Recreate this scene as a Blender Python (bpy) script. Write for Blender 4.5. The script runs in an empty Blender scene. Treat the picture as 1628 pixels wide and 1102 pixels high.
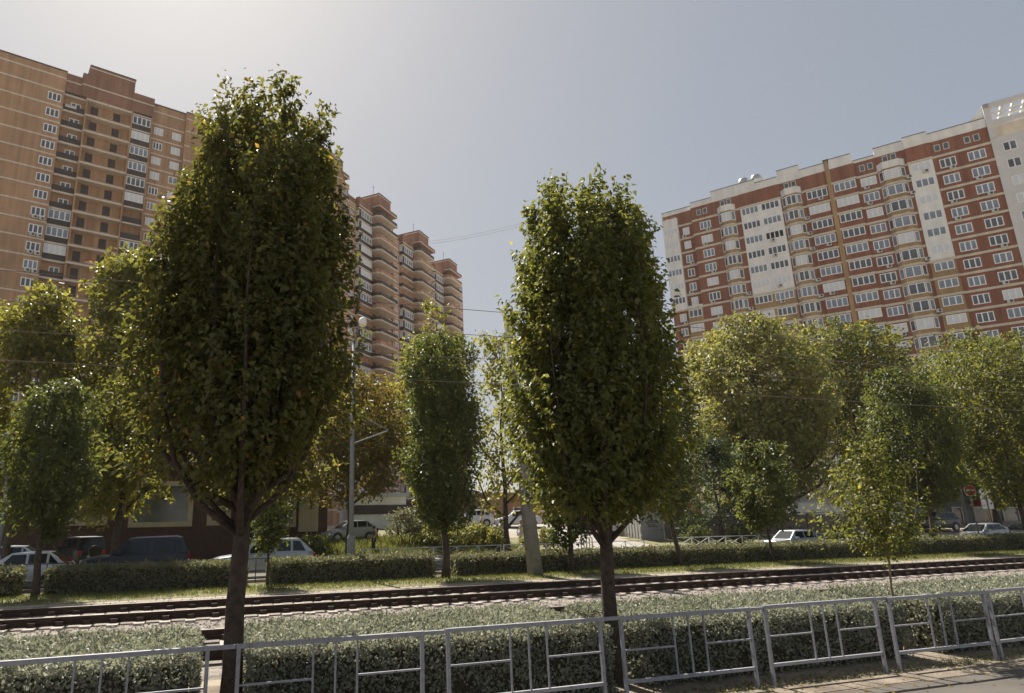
import bpy, math, random
import numpy as np
from mathutils import Vector, Matrix, noise as mnoise

C = bpy.context.scene.collection
sc = bpy.context.scene
R = math.radians

# ------------------------------------------------------------------ camera
FPX, CX, CY, PITCH, ROLL, EYE = 1050.0, 682.5, 551.0, R(14.7), R(-1.06), 2.5
cp, sp, cr, sr = math.cos(PITCH), math.sin(PITCH), math.cos(ROLL), math.sin(ROLL)
M0 = np.array([[1, 0, 0], [0, sp, -cp], [0, cp, sp]])
MR = np.array([[cr, -sr, 0], [sr, cr, 0], [0, 0, 1]])
MC = MR @ M0                                   # world -> camera (x right, y down, z forward)
cam = bpy.data.cameras.new("camera")
cam.sensor_fit = 'HORIZONTAL'; cam.sensor_width = 36
cam.lens = FPX / 1628 * 36
cam.shift_x = (814 - CX) / 1628
cam.clip_start = 0.1; cam.clip_end = 4000
camo = bpy.data.objects.new("camera", cam); C.objects.link(camo)
camo.matrix_world = Matrix(((MC[0][0], -MC[1][0], -MC[2][0], 0), (MC[0][1], -MC[1][1], -MC[2][1], 0),
                            (MC[0][2], -MC[1][2], -MC[2][2], EYE), (0, 0, 0, 1)))
sc.camera = camo
# ------------------------------------------------------------------ light
SUN_AZ, SUN_EL = R(-27.0), R(51.0)
w = bpy.data.worlds.new("World"); sc.world = w; w.use_nodes = True
nt = w.node_tree
sky = nt.nodes.new('ShaderNodeTexSky'); sky.sky_type = 'NISHITA'
sky.sun_disc = False; sky.sun_elevation = SUN_EL; sky.sun_rotation = SUN_AZ
sky.air_density = 1.0; sky.dust_density = 2.3; sky.ozone_density = 1.0; sky.altitude = 50
bg = nt.nodes['Background']; bg.inputs[1].default_value = 0.13
gm = nt.nodes.new('ShaderNodeGamma'); gm.inputs[1].default_value = 0.40      # hazy, even sky
nt.links.new(sky.outputs[0], gm.inputs[0]); nt.links.new(gm.outputs[0], bg.inputs[0])
sl = bpy.data.lights.new("sun", 'SUN'); sl.energy = 5.0; sl.angle = R(0.6); sl.color = (1.0, 0.93, 0.82)
so = bpy.data.objects.new("sun", sl); C.objects.link(so)
sd = Vector((math.sin(SUN_AZ) * math.cos(SUN_EL), math.cos(SUN_AZ) * math.cos(SUN_EL), math.sin(SUN_EL)))
so.rotation_euler = sd.to_track_quat('Z', 'Y').to_euler(); so.location = sd * 100
sc.view_settings.view_transform = 'Standard'; sc.view_settings.look = 'None'
sc.view_settings.exposure = 0.96; sc.view_settings.gamma = 1.0
sc.cycles.max_bounces = 6; sc.cycles.transparent_max_bounces = 6
sc.cycles.use_denoising = True
HAZE = 0.00013

# ------------------------------------------------------------------ frames
SA = R(71.5)
U2 = np.array([math.sin(SA), math.cos(SA)]); N2 = np.array([-math.cos(SA), math.sin(SA)])
SROT = math.atan2(U2[1], U2[0])
def S(s, t, z=0.0):                            # street frame: s along the tracks, t across them
    p = U2 * s + N2 * t
    return Vector((float(p[0]), float(p[1]), z))
def ray(x, y): return MC.T @ np.array([(x - CX) / FPX, (y - CY) / FPX, 1.0])
def on_t(x, y, t):                             # pixel -> (s, z) on the upright plane at distance t
    v = ray(x, y); k = t / (v[:2] @ N2); p = v[:2] * k
    return float(p @ U2), float(EYE + k * v[2])
def sm(a, b, x):
    x = min(1, max(0, (x - a) / (b - a))); return x * x * (3 - 2 * x)
def hgt(s, t):                                 # height of the ground
    return sm(1, 9, s) * min(1.8, max(0.0, 0.1 * (t - 40.0)))

# ------------------------------------------------------------------ materials
def mat(name, col, rough=0.8, var=0.25, scale=6.0, bump=0.0, bscale=30.0, metal=0.0, spec=0.5, col2=None, detail=6.0):
    m = bpy.data.materials.new(name); m.use_nodes = True
    t = m.node_tree; b = t.nodes['Principled BSDF']
    b.inputs['Roughness'].default_value = rough; b.inputs['Metallic'].default_value = metal
    b.inputs['Specular IOR Level'].default_value = spec
    tc = t.nodes.new('ShaderNodeTexCoord')
    n = t.nodes.new('ShaderNodeTexNoise'); n.inputs['Scale'].default_value = scale; n.inputs['Detail'].default_value = detail
    t.links.new(tc.outputs['Object'], n.inputs['Vector'])
    r = t.nodes.new('ShaderNodeValToRGB')
    c2 = col2 or tuple(min(1, c * (1 + var)) for c in col); c1 = col if col2 else tuple(c * (1 - var) for c in col)
    r.color_ramp.elements[0].position = .3; r.color_ramp.elements[1].position = .7
    r.color_ramp.elements[0].color = (*c1, 1); r.color_ramp.elements[1].color = (*c2, 1)
    t.links.new(n.outputs['Fac'], r.inputs[0]); t.links.new(r.outputs[0], b.inputs['Base Color'])
    if bump:
        n2 = t.nodes.new('ShaderNodeTexNoise'); n2.inputs['Scale'].default_value = bscale; n2.inputs['Detail'].default_value = 5
        t.links.new(tc.outputs['Object'], n2.inputs['Vector'])
        bp = t.nodes.new('ShaderNodeBump'); bp.inputs['Strength'].default_value = bump; bp.inputs['Distance'].default_value = 0.05
        t.links.new(n2.outputs['Fac'], bp.inputs['Height']); t.links.new(bp.outputs[0], b.inputs['Normal'])
    return m
def weather(m, amount):                         # rain streaks and faded patches on a wall
    t = m.node_tree; b = t.nodes['Principled BSDF']; tc = [n for n in t.nodes if n.type == 'TEX_COORD'][0]
    mp = t.nodes.new('ShaderNodeMapping'); mp.inputs['Scale'].default_value = (.9, .9, .05)
    n = t.nodes.new('ShaderNodeTexNoise'); n.inputs['Scale'].default_value = 1.0; n.inputs['Detail'].default_value = 7; n.inputs['Roughness'].default_value = .65
    t.links.new(tc.outputs['Object'], mp.inputs[0]); t.links.new(mp.outputs[0], n.inputs['Vector'])
    hs = t.nodes.new('ShaderNodeHueSaturation'); mr = t.nodes.new('ShaderNodeMapRange'); mr.inputs[1].default_value = .3; mr.inputs[2].default_value = .7
    mr.inputs[3].default_value = 1 - amount; mr.inputs[4].default_value = 1 + amount * .6
    t.links.new(n.outputs['Fac'], mr.inputs[0]); t.links.new(mr.outputs[0], hs.inputs['Value'])
    m['hs'] = hs.name
def brick_mat(name, c1, c2, mortar):
    m = mat(name, c1, .9, .2, .35)
    t = m.node_tree; b = t.nodes['Principled BSDF']
    ramp = [n for n in t.nodes if n.type == 'VALTORGB'][0]
    tc = [n for n in t.nodes if n.type == 'TEX_COORD'][0]
    mp = t.nodes.new('ShaderNodeMapping'); mp.inputs['Rotation'].default_value = (R(90), 0, 0)
    br = t.nodes.new('ShaderNodeTexBrick'); br.inputs['Scale'].default_value = 1.0
    br.inputs['Brick Width'].default_value = .5; br.inputs['Row Height'].default_value = .16; br.inputs['Mortar Size'].default_value = .012
    br.inputs['Color1'].default_value = (*c1, 1); br.inputs['Color2'].default_value = (*c2, 1); br.inputs['Mortar'].default_value = (*mortar, 1)
    t.links.new(tc.outputs['Object'], mp.inputs[0]); t.links.new(mp.outputs[0], br.inputs[0])
    mx = t.nodes.new('ShaderNodeMix'); mx.data_type = 'RGBA'; mx.inputs[0].default_value = .5
    weather(m, .35)
    ramp = [n for n in t.nodes if n.type == 'VALTORGB'][0]
    t.links.new(ramp.outputs[0], mx.inputs[6]); t.links.new(br.outputs[0], mx.inputs[7]); hs = t.nodes[m['hs']]; t.links.new(mx.outputs[2], hs.inputs['Color']); t.links.new(hs.outputs[0], b.inputs['Base Color'])
    return m
def leaf_mat(name, c1, c2, trans, c3=None, tf=0.4, rough=.48, spec=.32):
    m = bpy.data.materials.new(name); m.use_nodes = True; t = m.node_tree
    b = t.nodes['Principled BSDF']; b.inputs['Roughness'].default_value = rough; b.inputs['Specular IOR Level'].default_value = spec
    a = t.nodes.new('ShaderNodeAttribute'); a.attribute_name = 'tint'
    r = t.nodes.new('ShaderNodeValToRGB'); e = r.color_ramp.elements
    e[0].position = 0; e[1].position = .85; e[0].color = (*c1, 1); e[1].color = (*c2, 1)
    x = e.new(1.0); x.color = (*(c3 or c2), 1)
    t.links.new(a.outputs['Fac'], r.inputs[0]); t.links.new(r.outputs[0], b.inputs['Base Color'])
    tr = t.nodes.new('ShaderNodeBsdfTranslucent')
    mu = t.nodes.new('ShaderNodeMix'); mu.data_type = 'RGBA'; mu.blend_type = 'MULTIPLY'; mu.inputs[0].default_value = 1
    t.links.new(r.outputs[0], mu.inputs[6]); mu.inputs[7].default_value = (*trans, 1)
    t.links.new(mu.outputs[2], tr.inputs[0])
    ms = t.nodes.new('ShaderNodeMixShader'); ms.inputs[0].default_value = tf
    t.links.new(b.outputs[0], ms.inputs[1]); t.links.new(tr.outputs[0], ms.inputs[2])
    t.links.new(ms.outputs[0], t.nodes['Material Output'].inputs[0])
    return m
def paint(name, col, rough=.28, coat=.6, metal=0.0):
    m = mat(name, col, rough, .06, 3, metal=metal); b = m.node_tree.nodes['Principled BSDF']
    b.inputs['Coat Weight'].default_value = coat; b.inputs['Coat Roughness'].default_value = .08
    return m

MT = {}
MT['bark'] = mat('bark', (.075, .055, .042), .95, .45, 9, .8, 40)
MT['bark_pale'] = mat('bark pale', (.26, .19, .13), .9, .35, 6, .5, 25)
MT['leaf_pear'] = leaf_mat('leaf pear', (.062, .067, .027), (.138, .138, .050), (2.15, 2.05, .95), (.24, .15, .05), .44)
MT['leaf_pear2'] = leaf_mat('leaf pear light', (.064, .079, .026), (.158, .162, .054), (2.2, 2.1, 1.0), (.30, .27, .06), .42)
MT['leaf_mid'] = leaf_mat('leaf mid', (.046, .062, .022), (.115, .130, .044), (2.2, 2.1, 1.1), (.18, .18, .05), .42)
MT['leaf_yellow'] = leaf_mat('leaf yellowing', (.100, .110, .030), (.230, .215, .065), (2.0, 1.95, .9), (.34, .28, .08), .46)
MT['leaf_plane'] = leaf_mat('leaf plane', (.115, .128, .042), (.31, .295, .115), (1.7, 1.65, .9), (.46, .37, .18), .40)
MT['leaf_orange'] = leaf_mat('leaf orange', (.105, .095, .028), (.205, .170, .050), (1.9, 1.75, 1.0), (.27, .18, .05), .44)
MT['leaf_dark'] = leaf_mat('leaf dark', (.026, .042, .017), (.060, .078, .028), (1.8, 1.9, 1.1), None, .32)
MT['hedge'] = leaf_mat('hedge leaf', (.150, .162, .115), (.34, .35, .285), (1.3, 1.3, 1.1), (.42, .40, .33), .34, .52, .32)
MT['hedge_far'] = leaf_mat('hedge leaf far', (.105, .112, .062), (.255, .25, .155), (1.4, 1.4, 1.0), (.32, .28, .17), .30, .52, .3)
MT['twig'] = mat('hedge twigs', (.060, .052, .034), 1, .5, 14, .8, 30)
MT['grass'] = leaf_mat('grass blade', (.10, .115, .035), (.22, .22, .085), (1.5, 1.5, 1.0), (.34, .30, .15), .35, .6, .3)

# ------------------------------------------------------------------ mesh helpers
class MB:
    def __init__(s): s.v, s.f, s.m = [], [], []
    def add(s, vs, fs, mi=0):
        o = len(s.v); s.v += [tuple(v) for v in vs]; s.f += [tuple(i + o for i in f) for f in fs]; s.m += [mi] * len(fs); return s
    def box(s, x0, x1, y0, y1, z0, z1, mi=0):
        return s.add([(x0, y0, z0), (x1, y0, z0), (x1, y1, z0), (x0, y1, z0), (x0, y0, z1), (x1, y0, z1), (x1, y1, z1), (x0, y1, z1)],
                     [(0, 3, 2, 1), (4, 5, 6, 7), (0, 1, 5, 4), (1, 2, 6, 5), (2, 3, 7, 6), (3, 0, 4, 7)], mi)
    def prism(s, poly, z0, z1, mi=0):
        n = len(poly)
        return s.add([(x, y, z0) for x, y in poly] + [(x, y, z1) for x, y in poly],
                     [tuple(range(n - 1, -1, -1)), tuple(range(n, 2 * n))] + [(i, (i + 1) % n, n + (i + 1) % n, n + i) for i in range(n)], mi)
    def tube(s, pts, rad, n=8, mi=0):
        pts = [Vector(p) for p in pts]; rad = rad if isinstance(rad, (list, tuple)) else [rad] * len(pts)
        vs, fs = [], []
        for i, p in enumerate(pts):
            d = (pts[min(i + 1, len(pts) - 1)] - pts[max(i - 1, 0)]).normalized()
            a = d.orthogonal().normalized() if i == 0 else (a - d * a.dot(d)).normalized()
            b = d.cross(a)
            for k in range(n):
                q = 2 * math.pi * k / n
                vs.append(p + (a * math.cos(q) + b * math.sin(q)) * rad[i])
        for i in range(len(pts) - 1):
            for k in range(n):
                fs.append((i * n + k, i * n + (k + 1) % n, (i + 1) * n + (k + 1) % n, (i + 1) * n + k))
        fs.append(tuple(range(n - 1, -1, -1))); fs.append(tuple(range(len(pts) * n - n, len(pts) * n)))
        return s.add(vs, fs, mi)
    def bar(s, a, b, wx, wy, mi=0):                # square bar from a to b
        a, b = Vector(a), Vector(b); d = (b - a).normalized()
        x = Vector((0, 0, 1)).cross(d)
        x = x.normalized() if x.length > .01 else Vector((1, 0, 0))
        y = d.cross(x); vs = []
        for p in (a, b):
            for i, j in ((-1, -1), (1, -1), (1, 1), (-1, 1)): vs.append(p + x * (i * wx / 2) + y * (j * wy / 2))
        return s.add(vs, [(0, 3, 2, 1), (4, 5, 6, 7), (0, 1, 5, 4), (1, 2, 6, 5), (2, 3, 7, 6), (3, 0, 4, 7)], mi)
    def lathe(s, prof, n=16, c=(0, 0, 0), axis='z', mi=0):
        vs, fs = [], []
        for r, h in prof:
            for k in range(n):
                q = 2 * math.pi * k / n; a, b = r * math.cos(q), r * math.sin(q)
                vs.append((c[0] + a, c[1] + b, c[2] + h) if axis == 'z' else (c[0] + a, c[1] + h, c[2] + b))
        for i in range(len(prof) - 1):
            for k in range(n): fs.append((i * n + k, i * n + (k + 1) % n, (i + 1) * n + (k + 1) % n, (i + 1) * n + k))
        fs.append(tuple(range(n - 1, -1, -1))); fs.append(tuple(range(len(prof) * n - n, len(prof) * n)))
        return s.add(vs, fs, mi)
    def mesh(s, name, mats, smooth=False):
        me = bpy.data.meshes.new(name); me.from_pydata(s.v, [], s.f)
        for m in (mats if isinstance(mats, (list, tuple)) else [mats]): me.materials.append(m)
        me.polygons.foreach_set('material_index', s.m)
        if smooth: me.polygons.foreach_set('use_smooth', [True] * len(s.f))
        me.update(); return me
    def build(s, name, mats, parent=None, smooth=False):
        return obj(name, s.mesh(name, mats, smooth), parent)
class Bands:                                    # one mesh for each level of a string course
    def __init__(s): s.d = {}
    def at(s, z): return s.d.setdefault(round(z, 1), MB())
    def box(s, x0, x1, y0, y1, z0, z1, mi=0): s.at((z0 + z1) / 2).box(x0, x1, y0, y1, z0, z1, mi)
    def prism(s, poly, z0, z1, mi=0): s.at((z0 + z1) / 2).prism(poly, z0, z1, mi)
    def build(s, name, mats, parent):
        for z in sorted(s.d): s.d[z].build(name, mats, parent)
def obj(name, me, parent=None):
    o = bpy.data.objects.new(name, me); C.objects.link(o)
    if parent: o.parent = parent
    return o
def tag(o, label, cat, group=None):
    o['label'] = label; o['category'] = cat
    if group: o['group'] = group
    return o
def thing(name, label, cat, loc=(0, 0, 0), rz=0.0, group=None):
    o = bpy.data.objects.new(name, None); C.objects.link(o); o.empty_display_size = .3
    o.location = loc; o.rotation_euler = (0, 0, rz); return tag(o, label, cat, group)
def struct(o, kind='structure'): o['kind'] = kind; return o
def copy_thing(o, loc, rz=None):
    def cp_(x, par):
        c = x.copy(); C.objects.link(c)
        if par: c.parent = par
        for ch in x.children: cp_(ch, c)
        return c
    r = cp_(o, None); r.location = loc
    if rz is not None: r.rotation_euler = (0, 0, rz)
    return r

def leaf_mesh(name, pos, dr, nrm, ln, wd, tint, m, fold=.35):
    """folded four-point leaves; pos, dr (along), nrm (face), arrays"""
    n = len(pos); dr = dr / np.linalg.norm(dr, axis=1, keepdims=True)
    sd_ = np.cross(dr, nrm); sd_ /= (np.linalg.norm(sd_, axis=1, keepdims=True) + 1e-9); nn = np.cross(sd_, dr)
    ln = ln[:, None]; wd = wd[:, None]
    v = np.empty((n, 4, 3)); mid = pos + dr * ln * .45
    v[:, 0] = pos; v[:, 1] = mid + sd_ * wd * .5 + nn * wd * fold * .5
    v[:, 2] = pos + dr * ln - nn * ln * .18; v[:, 3] = mid - sd_ * wd * .5 + nn * wd * fold * .5
    me = bpy.data.meshes.new(name); me.vertices.add(4 * n); me.vertices.foreach_set('co', v.reshape(-1).astype(np.float32))
    b = (np.arange(n) * 4)[:, None]
    li = np.concatenate([b, b + 1, b + 2, b, b + 2, b + 3], 1).reshape(-1)
    me.loops.add(6 * n); me.loops.foreach_set('vertex_index', li.astype(np.int32))
    me.polygons.add(2 * n); me.polygons.foreach_set('loop_start', np.arange(0, 6 * n, 3, dtype=np.int32))
    me.update(calc_edges=True)
    at = me.attributes.new('tint', 'FLOAT', 'FACE'); at.data.foreach_set('value', np.repeat(tint, 2).astype(np.float32))
    me.materials.append(m); return me

def crown_mesh(name, seed, zb, zt, prof, shoots, per, ln, m, up=.8, slen=.8, shell=.5, lean=(0, 0), lob=.16, ragged=.12, off=(0, 0), gap=0.0, spikes=0, lobes=0, lz=1.0):
    rg = np.random.default_rng(seed)
    hs = np.array([p[0] for p in prof]); rs = np.array([p[1] for p in prof])
    H = zt - zb
    # heights weighted by r
    hh = rg.random(shoots * 4); keep = rg.random(shoots * 4) < (np.interp(hh, hs, rs) / rs.max()) ** 1.2 + .04
    hh = hh[keep][:shoots]; k = len(hh)
    an = rg.random(k) * 2 * np.pi
    ph = rg.random(8) * 6.28
    wob = 1 + lob * (np.sin(an * 3 + ph[0] + hh * 7) + np.sin(an * 5 + ph[1] - hh * 11) * .7 + np.sin(hh * 23 + an * 2 + ph[2]) * .6)
    rr = np.interp(hh, hs, rs) * wob * rg.random(k) ** shell * (1 + ragged * rg.normal(size=k) * (rg.random(k) < .3))
    x = np.cos(an) * rr; y = np.sin(an) * rr; z = zb + hh * H
    if lobes:                                    # most shoots gather in rounded sub-crowns on the limbs
        fh = np.linspace(.10, .90, lobes) + rg.normal(size=lobes) * .04; ga = np.arange(lobes) * 2.4 + rg.random() * 6
        rc = np.interp(fh, hs, rs) * (.50 + .22 * rg.random(lobes)); lr = rs.max() * (.36 + .16 * rg.random(lobes)) * (1 if lz < 1.3 else .95)
        lr = np.minimum(lr, np.interp(fh, hs, rs) * .62 + .1 * rs.max())
        pick = rg.integers(0, lobes, k); inl = rg.random(k) < .90
        v = rg.normal(size=(k, 3)); v /= np.linalg.norm(v, axis=1, keepdims=True); v *= (rg.random(k) ** .34 * lr[pick])[:, None]
        lx, ly, lzz = np.cos(ga)[pick] * rc[pick] + v[:, 0], np.sin(ga)[pick] * rc[pick] + v[:, 1], np.clip(zb + fh[pick] * H + v[:, 2] * lz, zb, zt)
        x = np.where(inl, lx, x * .92); y = np.where(inl, ly, y * .92); z = np.where(inl, lzz, z)
        rr = np.hypot(x, y); an = np.arctan2(y, x); hh = (z - zb) / H
    if gap > 0:                                  # drop whole pockets so that the background shows through
        g = np.array([mnoise.noise(Vector((a * .9 / rs.max() + ph[3], b * .9 / rs.max() + ph[4], c * 1.5 / rs.max()))) for a, b, c in zip(x, y, z)])
        ok = g > np.quantile(g, gap); x, y, z, rr, an, hh = x[ok], y[ok], z[ok], rr[ok], an[ok], hh[ok]; k = len(x)
    rel = np.minimum(1.1, rr / (np.interp(hh, hs, rs) + .05))
    d = np.stack([np.cos(an) * rel * (1.2 - up) + rg.normal(size=k) * .22, np.sin(an) * rel * (1.2 - up) + rg.normal(size=k) * .22, up + rg.normal(size=k) * .2], 1)
    d /= np.linalg.norm(d, axis=1, keepdims=True)
    L = slen * (.5 + rg.random(k))
    L = np.where(z + d[:, 2] * L * .8 > zt, np.maximum(.15, (zt - z) * 1.1), L)
    base = np.stack([x, y, z], 1) - d * L[:, None] * .4
    if spikes:                                   # leading shoots standing out of the top
        q = spikes; a2 = rg.random(q) * 6.283; f2 = .68 + .27 * rg.random(q); r2 = np.interp(f2, hs, rs) * rg.random(q) ** .5 * .95
        b2 = np.stack([np.cos(a2) * r2, np.sin(a2) * r2, zb + f2 * H], 1); d2 = np.stack([np.cos(a2) * .12, np.sin(a2) * .12, np.ones(q)], 1) + rg.normal(size=(q, 3)) * .06
        L2 = np.minimum(.55 + .75 * rg.random(q), (zt - b2[:, 2]) * (1.05 - .25 * rg.random(q)) + .1)
        b2, d2, L2 = np.repeat(b2, 2, 0), np.repeat(d2, 2, 0), np.repeat(L2, 2)
        base = np.concatenate([base, b2]); d = np.concatenate([d, d2]); L = np.concatenate([L, L2]); k += 2 * q
    tt = rg.random((k, per)); P = base[:, None] + d[:, None] * (L[:, None] * tt)[..., None]
    P = P + rg.normal(size=P.shape) * (ln * .5)
    out = P.copy(); out[..., 2] = 0; out /= (np.linalg.norm(out, axis=2, keepdims=True) + .2)
    dr = out * .6 + rg.normal(size=P.shape) * .55; dr[..., 2] += -.35
    nr = np.zeros(P.shape); nr[..., 2] = .9; nr += out * .6 + rg.normal(size=(k, 1, 3)) * .6 + rg.normal(size=P.shape) * .42
    n = k * per; P = P.reshape(-1, 3)
    P[:, 0] += off[0] + lean[0] * (P[:, 2] - zb) / H; P[:, 1] += off[1] + lean[1] * (P[:, 2] - zb) / H
    sh = np.repeat(rg.random(k), per)
    ti = np.clip(.55 * sh + .45 * rg.random(n), 0, 1); ti = np.where(rg.random(n) < .02, 1.0, ti * .86)
    l = ln * (.65 + .7 * rg.random(n))
    return leaf_mesh(name, P, dr.reshape(-1, 3), nr.reshape(-1, 3), l, l * .62, ti, m)

def pear_tree(label, s, t, zb, zt, rad, seed, lm, trunk_r, nb, shoots, per, ln, group, skew=(0, 0), tbend=(0, 0), shoulder=2.3, thin=0.0):
    root = thing('pear_tree', label, 'tree', S(s, t, 0), SROT, group)
    rg = np.random.default_rng(seed); rr_ = random.Random(seed); mb = MB(); H = zt - zb
    tp = [(tbend[0] * (1 - f) ** 2 + skew[0] * f * .5 + rr_.uniform(-.02, .02), tbend[1] * (1 - f) ** 2 + rr_.uniform(-.02, .02), -.15 + f * (zb + H * .62 + .15)) for f in [i / 9 for i in range(10)]]
    mb.tube(tp, [trunk_r * (1.22 if i == 0 else 1 - .075 * i) for i in range(10)], 12)
    B = []
    for i in range(nb):
        a = i * 2.39996 + rr_.uniform(-.3, .3); q = math.sqrt((i + .5) / nb); re = rad * (.10 + .86 * q) * rr_.uniform(.88, 1.06)
        ze = zt - shoulder * q ** 1.7 * rr_.uniform(.75, 1.15) - rr_.uniform(0, .95) * (i > 1); z0 = zb - .55 + (H * .30) * rr_.random() * (1 - .65 * q)
        f0 = (z0 + .15) / (zb + H * .62 + .15); k = min(8, int(f0 * 9)); u = f0 * 9 - k
        p0 = [tp[k][j] * (1 - u) + tp[k + 1][j] * u for j in range(3)]
        pts = []
        for j in range(9):
            f = j / 8; r = re * (1 - (1 - f) ** 4.6) * (1.02 - .12 * f)
            zz = z0 + (ze - z0) * f ** 1.12
            pts.append((p0[0] * (1 - f) + skew[0] * (zz - zb) / H * f + math.cos(a) * r + rr_.uniform(-.03, .03), p0[1] * (1 - f) + skew[1] * f + math.sin(a) * r + rr_.uniform(-.03, .03), zz))
        r0 = trunk_r * (.52 if i < 6 else .36)
        mb.tube(pts, [r0 * (1 - .93 * (j / 8) ** .7) for j in range(9)], 6); B.append(np.array(pts))
    mb.build('trunk', MT['bark'], root, True)
    L = np.array([b[-1, 2] - b[0, 2] for b in B]); bi = rg.choice(nb, shoots, p=L / L.sum())
    f = .05 + .95 * rg.random(shoots); fi = np.minimum(7, (f * 8).astype(int)); u = f * 8 - fi
    BB = np.stack(B); c = BB[bi, fi] * (1 - u)[:, None] + BB[bi, fi + 1] * u[:, None]
    an = rg.random(shoots) * 6.283; w = (.58 - .48 * f ** 1.1) * rg.random(shoots) ** .5 * (rad / 1.5)
    side = np.stack([np.cos(an), np.sin(an), np.zeros(shoots)], 1)
    axis = BB[bi, fi + 1] - BB[bi, fi]; axis /= np.linalg.norm(axis, axis=1, keepdims=True)
    base = c + side * w[:, None]; base[:, 2] += rg.normal(size=shoots) * .12
    d = axis * .9 + side * (.55 - .35 * f)[:, None] + rg.normal(size=(shoots, 3)) * .2; d /= np.linalg.norm(d, axis=1, keepdims=True)
    Ls = (.28 + .34 * rg.random(shoots)) * (1.15 - .3 * f)
    ok = (base[:, 2] > zb - .05) & (base[:, 2] + d[:, 2] * Ls < zt + .15)
    g = np.array([mnoise.noise(Vector((a * 1.5 + seed, b * 1.5, e * 1.1))) for a, b, e in base]); ok &= (g > np.quantile(g, thin)) | (f > .85)
    base, d, Ls, f, side = base[ok], d[ok], Ls[ok], f[ok], side[ok]; k = len(base)
    tt = rg.random((k, per)); P = base[:, None] + d[:, None] * (Ls[:, None] * tt)[..., None] + rg.normal(size=(k, per, 3)) * ln * .42
    out = P.copy(); out[..., 2] = 0; out /= (np.linalg.norm(out, axis=2, keepdims=True) + .3)
    dr = out * .35 + side[:, None] * .45 + rg.normal(size=P.shape) * .55; dr[..., 2] -= .45
    nr = rg.normal(size=P.shape) * .62 + out * .5; nr[..., 2] += .9
    n = k * per; sh = np.repeat(rg.random(k), per); ti = np.clip(.5 * sh + .5 * rg.random(n), 0, 1) * .86; ti[rg.random(n) < .018] = 1.0
    l = ln * (.6 + .8 * rg.random(n))
    obj('crown', leaf_mesh('crown', P.reshape(-1, 3), dr.reshape(-1, 3), nr.reshape(-1, 3), l, l * .60, ti, MT[lm]), root)
    return root
PEAR = [(0, .10), (.06, .42), (.14, .70), (.28, .84), (.42, .97), (.55, 1.0), (.68, .90), (.82, .74), (.92, .62), (.97, .40), (1, .15)]
ROUND = [(0, .25), (.12, .7), (.3, .95), (.5, 1.0), (.7, .86), (.85, .6), (.95, .35), (1, .1)]
TALL = [(0, .35), (.15, .8), (.35, 1.0), (.6, .85), (.8, .55), (.93, .32), (1, .1)]
BROAD = [(0, .3), (.1, .7), (.3, .95), (.55, 1.0), (.75, .92), (.9, .66), (1, .25)]
CONE = [(0, .9), (.15, 1.0), (.4, .75), (.7, .42), (.9, .2), (1, .05)]
def tree(name, label, s, t, zb, zt, rad, prof, shoots, per, ln, lm, trunk_r, z0=0.0, seed=1, up=.8, slen=.8, limbs=7, bark='bark', lean=(0, 0),
         group=None, shell=.5, tbend=(0, 0), lob=.16, gap=0.0, off=(0, 0), ragged=.12, spikes=0, limb_lo=-.02, lobes=0, lz=1.0):
    root = thing(name, label, 'tree', S(s, t, z0), SROT, group)
    zb -= z0; zt -= z0
    H = zt - zb; rg = random.Random(seed); mb = MB()
    top = zb + H * .72; n = 9
    pts, rads = [], []
    for i in range(n):
        f = i / (n - 1); z = -.15 + f * (top + .15)
        w = .035 * (H ** .5)
        pts.append((tbend[0] * (1 - f) ** 2 + (lean[0] + off[0]) * max(0, (z - zb) / H) + rg.uniform(-w, w) * (0 < i), tbend[1] * (1 - f) ** 2 + (lean[1] + off[1]) * max(0, (z - zb) / H) + rg.uniform(-w, w) * (0 < i), z))
        rads.append(trunk_r * (1.25 if i == 0 else (1 - .82 * f)))
    mb.tube(pts, rads, 10)
    for k in range(limbs):
        zz = zb + limb_lo * H + H * .45 * (k / max(1, limbs - 1)) ** 1.2; f = (zz + .15) / (top + .15)
        i = min(n - 2, int(f * (n - 1))); a, b = Vector(pts[i]), Vector(pts[i + 1]); q = f * (n - 1) - i
        p = a.lerp(b, q); an = k * 2.4 + rg.uniform(-.4, .4); L = rad * rg.uniform(.65, .95)
        rise = rad * rg.uniform(.9, 1.7) * (1.0 if up > .5 else .6)
        rise = min(rise, (zb + H * .86 - p.z) / 1.5)
        e = p + Vector((math.cos(an) * L, math.sin(an) * L, rise)); mid = p.lerp(e, .5) + Vector((math.cos(an) * L * .16, math.sin(an) * L * .16, -rise * .12))
        r0 = trunk_r * (1 - .82 * f) * .62
        mb.tube([p, mid, e, e + Vector((math.cos(an) * L * .1, math.sin(an) * L * .1, rise * .5))], [r0, r0 * .62, r0 * .33, r0 * .12], 6)
    mb.build('trunk', MT[bark], root, True)
    obj('crown', crown_mesh('crown', seed, zb, zt, [(h, r * rad) for h, r in prof], shoots, per, ln, MT[lm], up, slen, shell, lean, lob, gap=gap, off=off, ragged=ragged, spikes=spikes, lobes=lobes, lz=lz), root)
    return root
def tree_px(name, label, t, x, ytop, ybot, hw, prof, shoots, per, ln, lm, tr, **k):
    s, zb = on_t(x, ybot, t); _, zt = on_t(x, ytop, t); s2, _ = on_t(x + hw, (ytop + ybot) / 2, t); s1, _ = on_t(x - hw, (ytop + ybot) / 2, t)
    # half width seen across the line of sight
    p = S(s, t); dist = math.hypot(p.x, p.y); rad = hw / FPX * dist * .98
    return tree(name, label, s, t, zb, zt, rad, prof, shoots, per, ln, lm, tr, z0=hgt(s, t), **k)

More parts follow.
